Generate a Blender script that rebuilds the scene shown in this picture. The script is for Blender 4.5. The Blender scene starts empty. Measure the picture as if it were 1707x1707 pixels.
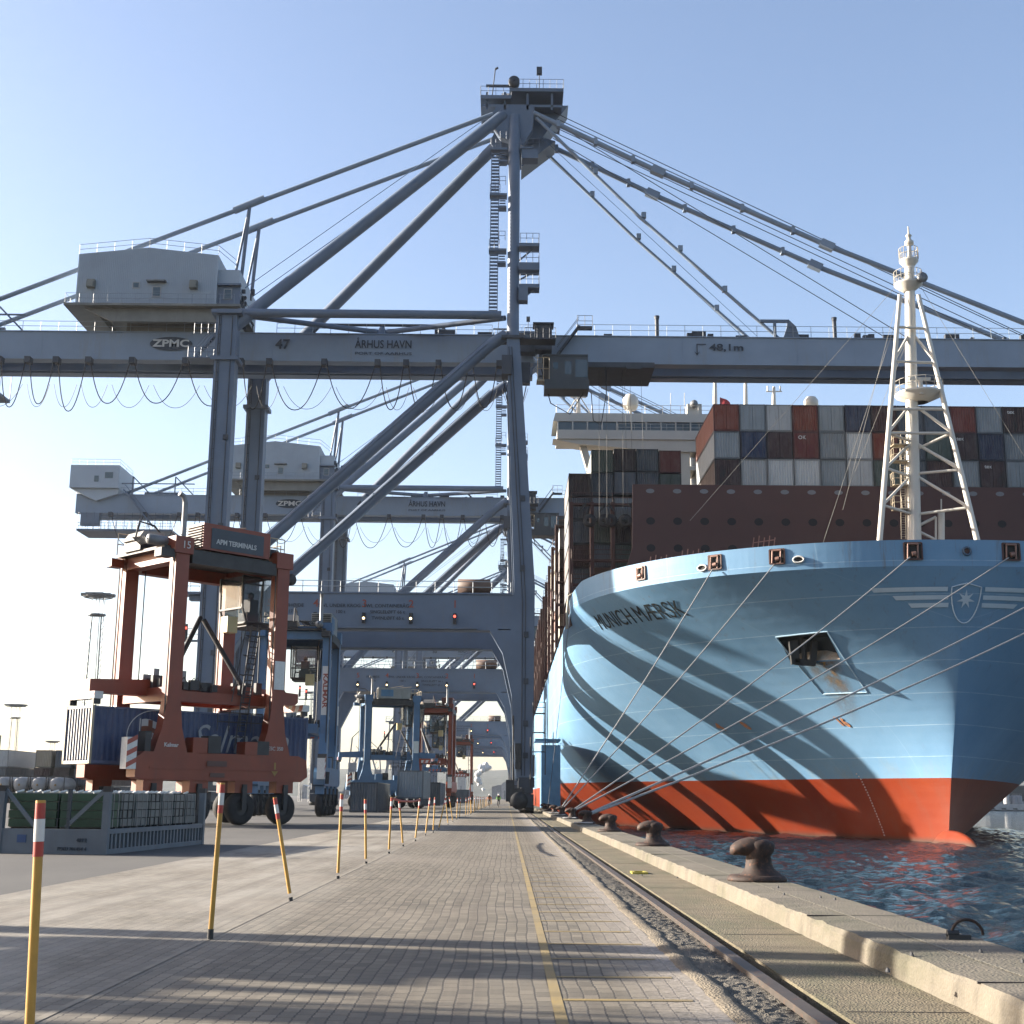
import bpy, bmesh, math, random
from mathutils import Vector, Matrix
random.seed(7)
R = math.radians
PI = math.pi
scene = bpy.context.scene
C = scene.collection

# ------------------------------------------------------------------ camera
H = 1.4
F_PX = 2200.0; CX = CY = 853.5
_a, _b = 845 - CX, 1329 - CY
_r = R(0.5)
_y = Vector((_a, _b, F_PX)).normalized()
_k = -(_a*math.cos(_r) + _b*math.sin(_r))/F_PX
_x = Vector((math.cos(_r), math.sin(_r), _k)).normalized()
_z = _x.cross(_y)
if _z.y > 0: _z = -_z
RIGHT = Vector((_x.x, _y.x, _z.x)); DOWN = Vector((_x.y, _y.y, _z.y)); FWD = Vector((_x.z, _y.z, _z.z))
CAM = Vector((0, 0, H))
cd = bpy.data.cameras.new('camera'); cam = bpy.data.objects.new('camera', cd); C.objects.link(cam)
m = Matrix((RIGHT, -DOWN, -FWD)).transposed().to_4x4(); m.translation = CAM
cam.matrix_world = m
cd.sensor_width = 36; cd.lens = F_PX/1707*36; cd.clip_start = 0.1; cd.clip_end = 20000
scene.camera = cam
def ray(px, py): return RIGHT*((px-CX)/F_PX) + DOWN*((py-CY)/F_PX) + FWD
def at(px, py, Y): d = ray(px, py); return CAM + d*(Y/d.y)
def atx(px, py, X): d = ray(px, py); return CAM + d*(X/d.x)
def ground(px, py, z=0.0): d = ray(px, py); return CAM + d*((z-H)/d.z)

# ------------------------------------------------------------------ light
HAZE = 0.00005
SUN_EL = 18.0; SUN_TH = 12.5      # elevation, angle beyond due left
w = bpy.data.worlds.new('World'); scene.world = w; w.use_nodes = True
nt = w.node_tree; bg = nt.nodes['Background']
sky = nt.nodes.new('ShaderNodeTexSky'); sky.sky_type = 'NISHITA'; sky.sun_disc = False
sky.sun_elevation = R(SUN_EL); sky.sun_rotation = R(270+SUN_TH)
sky.air_density = 1.0; sky.dust_density = 1.6; sky.ozone_density = 1.6
tint = nt.nodes.new('ShaderNodeMix'); tint.data_type = 'RGBA'; tint.blend_type = 'MULTIPLY'; tint.inputs[0].default_value = 1
tint.inputs[7].default_value = (1.09, 1.0, 1.0, 1); nt.links.new(sky.outputs[0], tint.inputs[6]); nt.links.new(tint.outputs[2], bg.inputs[0]); bg.inputs[1].default_value = 0.074
sd = bpy.data.lights.new('sun', 'SUN'); sd.energy = 5.0; sd.angle = R(0.5); sd.color = (1, .91, .78)
so = bpy.data.objects.new('sun', sd); C.objects.link(so)
_s = Vector((-math.cos(R(SUN_TH))*math.cos(R(SUN_EL)), math.sin(R(SUN_TH))*math.cos(R(SUN_EL)), math.sin(R(SUN_EL))))
so.rotation_euler = _s.to_track_quat('Z', 'Y').to_euler(); so.location = (-40, 0, 60)
scene.view_settings.view_transform = 'Standard'; scene.view_settings.look = 'None'
scene.view_settings.exposure = 2.05; scene.view_settings.gamma = 1

# ------------------------------------------------------------------ materials
def base_mat(name):
    m = bpy.data.materials.new(name); m.use_nodes = True
    return m, m.node_tree, m.node_tree.nodes['Principled BSDF']
def mixc(nt, a, b, fac):
    n = nt.nodes.new('ShaderNodeMix'); n.data_type = 'RGBA'
    for s, v in ((6, a), (7, b)):
        if hasattr(v, 'links'): nt.links.new(v, n.inputs[s])
        else: n.inputs[s].default_value = (*v[:3], 1)
    if hasattr(fac, 'links'): nt.links.new(fac, n.inputs[0])
    else: n.inputs[0].default_value = fac
    return n.outputs[2]
def ramp(nt, src, a, b, va=0.0, vb=1.0):
    n = nt.nodes.new('ShaderNodeMapRange'); n.inputs[1].default_value = a; n.inputs[2].default_value = b
    n.inputs[3].default_value = va; n.inputs[4].default_value = vb; nt.links.new(src, n.inputs[0]); return n.outputs[0]
def noise(nt, scale, coord=None, detail=5, rough=.6, stretch=None):
    n = nt.nodes.new('ShaderNodeTexNoise'); n.inputs['Scale'].default_value = scale
    n.inputs['Detail'].default_value = detail; n.inputs['Roughness'].default_value = rough
    if coord is None: coord = nt.nodes.new('ShaderNodeTexCoord').outputs['Object']
    if stretch:
        mp = nt.nodes.new('ShaderNodeMapping'); mp.inputs['Scale'].default_value = stretch
        nt.links.new(coord, mp.inputs[0]); coord = mp.outputs[0]
    nt.links.new(coord, n.inputs['Vector']); return n.outputs['Fac']
def pos(nt): return nt.nodes.new('ShaderNodeNewGeometry').outputs['Position']
def sep(nt, v):
    n = nt.nodes.new('ShaderNodeSeparateXYZ'); nt.links.new(v, n.inputs[0]); return n.outputs
def mth(nt, op, a, b=None, c=None):
    n = nt.nodes.new('ShaderNodeMath'); n.operation = op
    for i, v in enumerate((a, b, c)):
        if v is None: continue
        if hasattr(v, 'links'): nt.links.new(v, n.inputs[i])
        else: n.inputs[i].default_value = v
    return n.outputs[0]
def bump(nt, bs, h, strength=.3, dist=.02):
    n = nt.nodes.new('ShaderNodeBump'); n.inputs['Strength'].default_value = strength
    n.inputs['Distance'].default_value = dist; nt.links.new(h, n.inputs['Height'])
    nt.links.new(n.outputs[0], bs.inputs['Normal'])
_mc = {}
ALB = .62      # scales paint colours down, darkening shaded faces while the stronger sun holds lit ones
def darken(c): return tuple(v*ALB for v in c)
def paint(name, col, rough=.55, metal=0.0, var=.22, scale=.6, dirt=None, amt=.35, streak=True, spec=.5):
    """painted or weathered surface: patchy tone and vertical run-off dirt"""
    if name in _mc: return _mc[name]
    col = darken(col); m, nt, bs = base_mat(name)
    tc = nt.nodes.new('ShaderNodeTexCoord').outputs['Object']
    n1 = noise(nt, scale, tc, 6)
    dark = tuple(c*(1-var) for c in col); lite = tuple(min(1, c*(1+var*.6)) for c in col)
    c = mixc(nt, dark, lite, ramp(nt, n1, .3, .7))
    d = dirt or tuple(v*.35+.01 for v in col)
    n2 = noise(nt, scale*3, tc, 6, .7, (1, 1, .15) if streak else None)
    c = mixc(nt, c, d, ramp(nt, n2, .55, .8, 0, amt))
    nt.links.new(c, bs.inputs['Base Color'])
    bs.inputs['Roughness'].default_value = rough; bs.inputs['Metallic'].default_value = metal
    bs.inputs['Specular IOR Level'].default_value = spec
    bump(nt, bs, n2, .12, .02)
    _mc[name] = m; return m
def flat(name, col, rough=.6, metal=0.0, emit=0):
    if name in _mc: return _mc[name]
    col = col if emit else darken(col); m, nt, bs = base_mat(name)
    c = mixc(nt, tuple(v*.85 for v in col), col, noise(nt, 3.0))
    nt.links.new(c, bs.inputs['Base Color'])
    bs.inputs['Roughness'].default_value = rough; bs.inputs['Metallic'].default_value = metal
    if emit:
        bs.inputs['Emission Color'].default_value = (*col, 1); bs.inputs['Emission Strength'].default_value = emit
    _mc[name] = m; return m
def glass(name='window_glass', col=(.03, .05, .06)):
    if name in _mc: return _mc[name]
    m, nt, bs = base_mat(name)
    bs.inputs['Base Color'].default_value = (*col, 1); bs.inputs['Roughness'].default_value = .08
    bs.inputs['Specular IOR Level'].default_value = .8
    _mc[name] = m; return m

GIRD = paint('pale_crane_paint', (.27, .345, .45), .5, 0, .12, .25, (.17, .16, .14), .6)  # paler tone of the crane paint, on girders, boom and stays
CRANE = paint('crane_paint', (.142, .193, .277), .5, 0, .16, .25, (.13, .12, .11), .5)
CRANE_D = paint('crane_dark_steel', (.055, .065, .085), .6, 0, .3, .8)
HOUSE = paint('house_cladding', (.46, .53, .61), .6, 0, .1, .3, (.25, .25, .24), .25)
RAILM = paint('handrail_paint', (.30, .36, .42), .5, 0, .1, 1)
WIRE = flat('wire_rope', (.12, .14, .17), .5, .3)
WIREB = flat('blue_wire', (.13, .22, .36), .5, .2)
CABLE = flat('black_cable', (.02, .02, .025), .6)
ORANGE = paint('orange_machine_paint', (.27, .043, .012), .5, 0, .2, .8, (.07, .03, .02), .55)
BLUE = paint('blue_machine_paint', (.085, .19, .34), .5, 0, .18, .8, (.05, .08, .11), .45)
TYRE = paint('tyre_rubber', (.022, .022, .024), .85, 0, .3, 2, (.07, .065, .055), .5, False)
DARKM = paint('grimy_steel', (.05, .05, .052), .6, .2, .4, 2)
GREYM = paint('grey_steel', (.28, .29, .30), .5, .3, .3, 2)
WHITEP = paint('white_ship_paint', (.74, .70, .62), .45, 0, .08, .4, (.45, .36, .26), .3)
RUST = paint('rusty_iron', (.062, .042, .035), .72, 0, .5, 5, (.22, .09, .045), .9, False, .25)
RAILS = paint('rail_steel', (.10, .082, .07), .5, .2, .3, 4, (.22, .085, .03), .8, False)
GLASS = glass()
CABGLASS = glass('cab_glass', (.05, .08, .10)); CABGLASS.node_tree.nodes['Principled BSDF'].inputs['Alpha'].default_value = .45
YEL = paint('yellow_paint', (.60, .33, .05), .5, 0, .2, 6, (.22, .14, .06), .7)
REDP = paint('red_band', (.50, .045, .03), .5, 0, .2, 8, (.2, .08, .05), .6)
WHT = paint('white_band', (.78, .78, .75), .5, 0, .12, 8, (.35, .3, .25), .6)
LETD = flat('dark_lettering', (.035, .05, .075), .6)
LETW = flat('white_lettering', (.72, .72, .70), .6)
LETR = flat('red_lettering', (.38, .09, .06), .6)

def obj_color_paint(name, rough=.55, dirt=(.12, .07, .045), amt=.45):
    m, nt, bs = base_mat(name)
    oi = nt.nodes.new('ShaderNodeObjectInfo')
    tc = nt.nodes.new('ShaderNodeTexCoord').outputs['Object']
    off = nt.nodes.new('ShaderNodeVectorMath'); off.operation = 'ADD'
    cb = nt.nodes.new('ShaderNodeCombineXYZ'); r10 = mth(nt, 'MULTIPLY', oi.outputs['Random'], 40)
    nt.links.new(r10, cb.inputs[0]); nt.links.new(r10, cb.inputs[1])
    nt.links.new(tc, off.inputs[0]); nt.links.new(cb.outputs[0], off.inputs[1])
    n1 = noise(nt, .9, off.outputs[0], 6, .7, (1, 1, .5))
    n2 = noise(nt, 4, off.outputs[0], 6, .7, (1, 1, .18))
    bc = nt.nodes.new('ShaderNodeBrightContrast'); nt.links.new(oi.outputs['Color'], bc.inputs[0])
    nt.links.new(ramp(nt, n1, .3, .7, -.035, .02), bc.inputs[1])
    c = mixc(nt, bc.outputs[0], dirt, ramp(nt, n2, .55, .78, 0, amt))
    nt.links.new(c, bs.inputs['Base Color']); bs.inputs['Roughness'].default_value = rough
    bump(nt, bs, n2, .15, .02)
    return m
CONT = obj_color_paint('container_paint')

# ------------------------------------------------------------------ mesh helpers
class MB:
    def __init__(s): s.v = []; s.f = []; s.sm = []
    def add(s, vs, fs, smooth=False):
        n = len(s.v); s.v += [tuple(v) for v in vs]
        for f in fs: s.f.append(tuple(i+n for i in f)); s.sm.append(smooth)
        return s
    def box(s, x0, x1, y0, y1, z0, z1):
        return s.add([(x0,y0,z0),(x1,y0,z0),(x1,y1,z0),(x0,y1,z0),(x0,y0,z1),(x1,y0,z1),(x1,y1,z1),(x0,y1,z1)],
              [(0,3,2,1),(4,5,6,7),(0,1,5,4),(1,2,6,5),(2,3,7,6),(3,0,4,7)])
    def bar(s, p, q, wd, ht=None, up=(0,0,1)):
        p, q = Vector(p), Vector(q); ht = ht or wd; d = (q-p)
        if d.length < 1e-6: return s
        d.normalize(); up = Vector(up)
        if abs(d.dot(up)) > .99: up = Vector((0,1,0))
        a = d.cross(up).normalized(); b = a.cross(d).normalized()
        vs = []
        for c in (p, q):
            for i, j in ((-1,-1),(1,-1),(1,1),(-1,1)): vs.append(c + a*i*wd/2 + b*j*ht/2)
        return s.add(vs, [(3,2,1,0),(4,5,6,7),(0,1,5,4),(1,2,6,5),(2,3,7,6),(3,0,4,7)])
    def tube(s, p, q, r, n=10, r2=None, cap=True):
        return s.path([p, q], r, n, r2, cap)
    def path(s, pts, r, n=8, r2=None, cap=True):
        pts = [Vector(p) for p in pts]; k = len(pts); vs = []
        d0 = (pts[1]-pts[0]).normalized(); up = Vector((0,0,1)) if abs(d0.z) < .95 else Vector((1,0,0))
        a = d0.cross(up).normalized()
        for i, p in enumerate(pts):
            d = (pts[min(i+1,k-1)]-pts[max(i-1,0)]).normalized()
            a = (a - d*a.dot(d)).normalized(); b = d.cross(a)
            rr = r if r2 is None else r + (r2-r)*i/(k-1)
            for j in range(n):
                t = 2*PI*j/n; vs.append(p + a*math.cos(t)*rr + b*math.sin(t)*rr)
        fs = [(i*n+j, i*n+(j+1)%n, (i+1)*n+(j+1)%n, (i+1)*n+j) for i in range(k-1) for j in range(n)]
        s.add(vs, fs, n > 5)
        if cap:
            s.add(vs[:n], [tuple(reversed(range(n)))]); s.add(vs[-n:], [tuple(range(n))])
        return s
    def lathe(s, prof, c=(0,0,0), n=20, axis='z'):
        vs = []
        for r, h in prof:
            for j in range(n):
                t = 2*PI*j/n; x, y = r*math.cos(t), r*math.sin(t)
                v = {'z': (x, y, h), 'y': (x, h, y), 'x': (h, x, y)}[axis]
                vs.append((v[0]+c[0], v[1]+c[1], v[2]+c[2]))
        k = len(prof); fs = []
        for i in range(k-1):
            for j in range(n):
                f = (i*n+j, i*n+(j+1)%n, (i+1)*n+(j+1)%n, (i+1)*n+j)
                fs.append(f if axis != 'y' else tuple(reversed(f)))
        return s.add(vs, fs, True)
    def prism(s, poly, y0, y1):
        """polygon in XZ extruded along Y"""
        n = len(poly); vs = [(x, y0, z) for x, z in poly] + [(x, y1, z) for x, z in poly]
        return s.add(vs, [tuple(range(n)), tuple(reversed(range(n, 2*n)))] + [(i, n+i, n+(i+1) % n, (i+1) % n) for i in range(n)])
    def sheet(s, x0, x1, y0, y1, z):
        return s.add([(x0,y0,z),(x1,y0,z),(x1,y1,z),(x0,y1,z)], [(0,1,2,3)])
    def railing(s, pts, h=1.1, step=1.6, r=.03, rails=(1.0,.5), n=4):
        for p, q in zip(pts[:-1], pts[1:]):
            p, q = Vector(p), Vector(q); L = (q-p).length; k = max(1, round(L/step))
            for i in range(k+1):
                a = p + (q-p)*i/k; s.tube(a, a+Vector((0,0,h)), r, n, cap=False)
            for f in rails: s.tube(p+Vector((0,0,h*f)), q+Vector((0,0,h*f)), r, n, cap=False)
        return s
    def stairs(s, p, q, wd=.7, n=None, axis=(0,1,0)):
        p, q = Vector(p), Vector(q); a = Vector(axis); n = n or max(3, int(abs(q.z-p.z)/.28))
        for e in (-1, 1): s.bar(p+a*e*wd/2, q+a*e*wd/2, .08, .22)
        for e in (-1, 1): s.bar(p+a*e*wd/2+Vector((0,0,1)), q+a*e*wd/2+Vector((0,0,1)), .05, .05)
        d = (q-p); hz = Vector((d.x, d.y, 0)); hz = hz.normalized() if hz.length > .01 else Vector((1,0,0))
        for i in range(n+1):
            c = p + d*i/n; s.bar(c-a*wd/2, c+a*wd/2, .24, .05, hz.cross(a) if False else (0,0,1))
        return s
    def build(s, name, mat, parent=None, autosmooth=True):
        me = bpy.data.meshes.new(name); me.from_pydata(s.v, [], s.f)
        me.polygons.foreach_set('use_smooth', s.sm); me.materials.append(mat); me.update()
        o = bpy.data.objects.new(name, me); C.objects.link(o)
        if parent: o.parent = parent
        return o

def tag(o, label=None, cat=None, group=None, kind=None):
    if label: o['label'] = label
    if cat: o['category'] = cat
    if group: o['group'] = group
    if kind: o['kind'] = kind
    return o
def thing(name, label, cat, loc=(0,0,0), rz=0, group=None):
    o = bpy.data.objects.new(name, None); C.objects.link(o); o.location = loc; o.rotation_euler = (0,0,rz)
    o.empty_display_size = .3
    return tag(o, label, cat, group)
def kids(o): return [c for c in bpy.data.objects if c.parent == o]
def copy_tree(o, parent=None, skip=()):
    c = o.copy(); C.objects.link(c); c.parent = parent
    for k in kids(o):
        if k.name.split('.')[0] in skip: continue
        copy_tree(k, c, skip)
    return c
def struct(name, mb, mat): return tag(mb.build(name, mat), kind='structure')

def text_mb(txt, size, width=None, align='CENTER', bold=0.0, shear=0.0, depth=.015, spacing=1.0):
    cu = bpy.data.curves.new('t', 'FONT'); cu.body = txt; cu.size = size; cu.align_x = align; cu.align_y = 'CENTER'
    cu.offset = bold; cu.shear = shear; cu.extrude = depth; cu.resolution_u = 3; cu.space_character = spacing
    o = bpy.data.objects.new('t', cu); C.objects.link(o); bpy.context.view_layer.update()
    me = bpy.data.meshes.new_from_object(o)
    vs = [tuple(v.co) for v in me.vertices]; fs = [tuple(p.vertices) for p in me.polygons]
    bpy.data.objects.remove(o); bpy.data.curves.remove(cu); bpy.data.meshes.remove(me)
    if width and vs:
        xs = [v[0] for v in vs]; w0 = max(xs)-min(xs); k = width/w0; vs = [(v[0]*k, v[1], v[2]) for v in vs]
    return vs, fs
def lettering(txt, size, x, y, z, parent, mat, width=None, align='CENTER', bold=0.0, shear=0.0, name='lettering'):
    """flat letters on a wall that faces -Y"""
    vs, fs = text_mb(txt, size, width, align, bold, shear)
    mb = MB(); mb.add([(x+v[0], y-v[2], z+v[1]) for v in vs], fs)
    return mb.build(name, mat, parent)

# ------------------------------------------------------------------ ground
def asphalt_mat():
    m, nt, bs = base_mat('asphalt_yard'); p = pos(nt)
    n1 = noise(nt, .12, p, 5, .6, (1.6, .7, 1)); n2 = noise(nt, 30, p, 3, .8)
    c = mixc(nt, (.038, .036, .035), (.072, .068, .063), ramp(nt, n1, .35, .7))
    c = mixc(nt, c, (.13, .12, .11), ramp(nt, n2, .6, .85, 0, .6))
    nt.links.new(c, bs.inputs['Base Color']); bs.inputs['Roughness'].default_value = .85
    bump(nt, bs, n2, .5, .01); return m
def paving_mat():
    m, nt, bs = base_mat('block_paving'); p = pos(nt)
    s = sep(nt, p)
    wob = noise(nt, .35, p, 2, .4); wob2 = noise(nt, 1.7, p, 2, .4)
    tri = mth(nt, 'PINGPONG', s[1], .055)              # interlocking zigzag edge
    xx = mth(nt, 'ADD', s[0], mth(nt, 'MULTIPLY', mth(nt, 'SUBTRACT', wob, .5), .13))
    xx = mth(nt, 'ADD', xx, mth(nt, 'MULTIPLY', mth(nt, 'SUBTRACT', wob2, .5), .035))
    xx = mth(nt, 'ADD', xx, mth(nt, 'MULTIPLY', tri, .17))
    cb = nt.nodes.new('ShaderNodeCombineXYZ'); nt.links.new(s[1], cb.inputs[0]); nt.links.new(xx, cb.inputs[1])
    br = nt.nodes.new('ShaderNodeTexBrick'); nt.links.new(cb.outputs[0], br.inputs['Vector'])
    br.inputs['Scale'].default_value = 1; br.inputs['Brick Width'].default_value = .22; br.inputs['Row Height'].default_value = .114
    br.inputs['Mortar Size'].default_value = .0075; br.inputs['Mortar Smooth'].default_value = .35
    br.inputs['Color1'].default_value = (.072, .060, .042, 1); br.inputs['Color2'].default_value = (.142, .119, .086, 1)
    br.inputs['Mortar'].default_value = (.022, .017, .013, 1)
    c = br.outputs['Color']
    n1 = noise(nt, .5, p, 6, .65, (1, .35, 1)); n2 = noise(nt, 22, p, 4, .8); n3 = noise(nt, 120, p, 2, .8)
    # pale salt and dust to the left of the pole line
    fl = ramp(nt, s[0], -2.0, -3.8, 0, 1)
    dust = mth(nt, 'MULTIPLY', mth(nt, 'MAXIMUM', fl, .12), ramp(nt, n1, .33, .6))
    c = mixc(nt, c, (.26, .24, .205), mth(nt, 'MULTIPLY', dust, .8))
    # tyre tracks along the quay, sunken darker patches
    n8 = noise(nt, 1.0, p, 5, .6, (2.6, .035, 1)); c = mixc(nt, c, (.05, .038, .028), ramp(nt, n8, .48, .66, 0, .42))
    n9 = noise(nt, .22, p, 4, .5, (1, 1, 1)); c = mixc(nt, c, (.17, .142, .112), ramp(nt, n9, .5, .68, 0, .4))
    # oil and tyre marks
    n5 = noise(nt, .9, p, 7, .7, (1, .28, 1))
    c = mixc(nt, c, (.07, .06, .052), ramp(nt, n5, .60, .74, 0, .62))
    c = mixc(nt, c, (.07, .062, .055), ramp(nt, n2, .62, .8, 0, .35))
    c = mixc(nt, c, (.34, .31, .27), ramp(nt, n3, .6, .8, 0, .5))
    # pale gravel dust near the kerb lip
    lip = mth(nt, 'MULTIPLY', ramp(nt, s[0], .8, 1.4, 0, 1), ramp(nt, n2, .35, .6))
    c = mixc(nt, c, (.33, .29, .25), mth(nt, 'MULTIPLY', lip, .8))
    nt.links.new(c, bs.inputs['Base Color']); bs.inputs['Roughness'].default_value = .8
    hgt = mth(nt, 'ADD', mth(nt, 'MULTIPLY', br.outputs['Fac'], -1), mth(nt, 'MULTIPLY', n2, .35))
    bump(nt, bs, hgt, .9, .014); return m
def speckle(name, a, b, cspk, sc=35, grn=(.12, .13, .07), g=.0, bd=.02, brg=.7):
    a, b, cspk, grn = darken(a), darken(b), darken(cspk), darken(grn)
    m, nt, bs = base_mat(name); p = pos(nt)
    n1 = noise(nt, .8, p, 6, .65); n2 = noise(nt, sc, p, 4, .8); n3 = noise(nt, 1.6, p, 5, .7, (1, .3, 1))
    v = nt.nodes.new('ShaderNodeTexVoronoi'); v.inputs['Scale'].default_value = sc*1.6; nt.links.new(p, v.inputs['Vector'])
    c = mixc(nt, a, b, ramp(nt, n1, .3, .7)); c = mixc(nt, c, cspk, ramp(nt, n2, .58, .75, 0, .8))
    if g:
        c = mixc(nt, c, grn, ramp(nt, n3, .45, .7, 0, g))
        n4 = noise(nt, 1.1, p, 6, .7, (.35, 2.2, 1)); c = mixc(nt, c, tuple(v*.42 for v in a), ramp(nt, n4, .5, .72, 0, .75))
        n6 = noise(nt, 70, p, 2, .8); c = mixc(nt, c, cspk, ramp(nt, n6, .62, .78, 0, .6))
    nt.links.new(c, bs.inputs['Base Color']); bs.inputs['Roughness'].default_value = .88
    bump(nt, bs, mth(nt, 'ADD', n2, v.outputs['Distance']), brg, bd); return m
CONC = speckle('weathered_concrete', (.155, .132, .098), (.215, .185, .14), (.30, .265, .205), 24, (.10, .10, .055), .7, .015, .5)
CONC2 = speckle('mossy_concrete', (.16, .128, .078), (.25, .205, .13), (.36, .31, .235), 30, (.10, .115, .055), .7, .02, .7)
GRAVEL = speckle('fine_gravel', (.15, .13, .10), (.27, .235, .185), (.8, .72, .6), 45, (.1,.1,.06), 0, .03, .9)
LIPC = speckle('worn_lip_concrete', (.19, .155, .11), (.26, .22, .165), (.36, .32, .27), 28, (.16, .13, .08), .4, .03, .8)
ASPH = asphalt_mat(); PAVE = paving_mat()
struct('ground', MB().sheet(-4000, 1.5, -60, 6000, -.004), ASPH)
# paving strip, gently meshed
struct('pavement', MB().sheet(-7.1, 1.48, -40, 900, 0), PAVE)
def wavy_strip(name, xa, xb, za, zb, mat, jitter=.02, y0=-20, y1=620, stepn=.5, fine_to=60):
    mb = MB(); ys = []; y = y0
    while y < y1: ys.append(y); y += stepn if y < fine_to else 12
    rows = [(xa, za), (xb, zb)]; vs = []
    for y in ys:
        ja = random.uniform(-jitter, jitter); jb = random.uniform(-jitter, jitter)
        vs += [(xa+ja, y, za), (xb+jb, y, zb)]
    fs = [(2*i, 2*i+1, 2*i+3, 2*i+2) for i in range(len(ys)-1)]
    mb.add(vs, fs); return mb
# lip, gravel groove, rail bed, apron
def lip_profile():
    prof = [(1.46, -.02), (1.47, .008), (1.56, .014), (1.63, .006), (1.67, -.05)]
    mb = MB(); ys = []; y = -10
    while y < 620: ys.append(y); y += .18 if y < 40 else 10
    n = len(prof)
    for y in ys:
        e = (math.sin(y*3.1)+math.sin(y*1.3+1))*.012 + random.uniform(-.018, .018)
        mb.v += [(x + (e if i > 1 else e*.6), y, z + random.uniform(-.008, .008)) for i, (x, z) in enumerate(prof)]
    for r in range(len(ys)-1):
        for i in range(n-1):
            mb.f.append((r*n+i, r*n+i+1, (r+1)*n+i+1, (r+1)*n+i)); mb.sm.append(True)
    return mb
struct('kerb_lip', lip_profile(), LIPC)
mbg = MB(); ys = [-10, 0] + [5+i*.045 for i in range(700)] + [36.5+i*.3 for i in range(45)] + [50+i*12 for i in range(48)]
xs = [1.56+.041*i for i in range(12)]
for y in ys:
    for i, x in enumerate(xs):
        mbg.v.append((x, y, -.022 + .014*math.sin(i/11*PI*1.3) + random.uniform(-.009, .009) + .004*math.sin(y*.9+i*.3)))
for r in range(len(ys)-1):
    for i in range(11): mbg.f.append((r*12+i, r*12+i+1, (r+1)*12+i+1, (r+1)*12+i)); mbg.sm.append(False)
struct('gravel_groove', mbg, GRAVEL)
struct('rail_groove', MB().sheet(1.95, 2.32, -40, 620, -.11), GRAVEL)
struct('quay_apron', MB().box(2.27, 3.20, -40, 620, -.6, -.012), CONC2)
# crane rail: rusty head and web
mb = MB().box(1.995, 2.105, -40, 620, -.03, .018); mb.box(2.03, 2.07, -40, 620, -.10, -.03); mb.box(1.97, 2.14, -40, 620, -.12, -.10)
tag(mb.build('crane_rail', RAILS), 'rusty steel crane rail running along the quay', 'rail')
mb = MB().box(-28.95, -28.85, 20, 620, -.01, .006)
tag(mb.build('crane_rail', RAILS), 'far landside crane rail set flush in the dark yard', 'rail')
# coping kerb: raised quay edge, slightly irregular arris
def coping():
    prof = [(3.17, -.012), (3.19, .15), (3.22, .195), (3.6, .2), (4.22, .2), (4.26, .17), (4.27, -4.0)]
    mb = MB(); ys = []; y = -10
    while y < 620: ys.append(y); y += .25 if y < 45 else 9
    n = len(prof)
    for y in ys:
        e = random.uniform(-.012, .012)
        for i, (x, z) in enumerate(prof):
            mb.v.append((x + (e if i < 3 else 0) + (random.uniform(-.012, .012) if i in (4, 5) else 0), y, z + (random.uniform(-.012, .006) if i in (1, 2) else 0)))
    for r in range(len(ys)-1):
        for i in range(n-1): mb.f.append((r*n+i, r*n+i+1, (r+1)*n+i+1, (r+1)*n+i)); mb.sm.append(False)
    return mb
struct('quay_kerb', coping(), CONC)
# paler worn score line on the kerb top and expansion joints
mb = MB(); mb.sheet(3.62, 3.66, -10, 200, .204); struct('kerb_score_line', mb, speckle('pale_concrete', (.22, .195, .145), (.27, .24, .18), (.3, .27, .21), 24))
mb = MB()
for y in (9.4, 14.6, 22, 30, 38, 46, 54): mb.box(3.2, 4.25, y, y+.018, .19, .2035); mb.box(2.33, 3.16, y+.1, y+.115, -.03, -.0085)
struct('expansion_joint', mb, flat('joint_tar', (.05, .04, .035), .9))
# yellow lines
YL = speckle('worn_yellow_line', (.27, .205, .10), (.36, .25, .075), (.20, .165, .12), 18, (.2,.18,.15), .5, .004, .3)
mb = MB()
mb.sheet(.325, .405, 2, 420, .004)
for i in range(60): 
    y = 8.6 + i*1.22; mb.sheet(.41, 1.33, y, y+.085, .004)
struct('painted_line', mb, YL)
mb = MB(); mb.sheet(-2.98, -2.92, 2, 300, .004)
struct('painted_line', mb, speckle('pale_worn_line', (.26, .23, .19), (.30, .27, .21), (.3, .25, .14), 12, (.2,.17,.14), .8, .004, .3))

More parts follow.
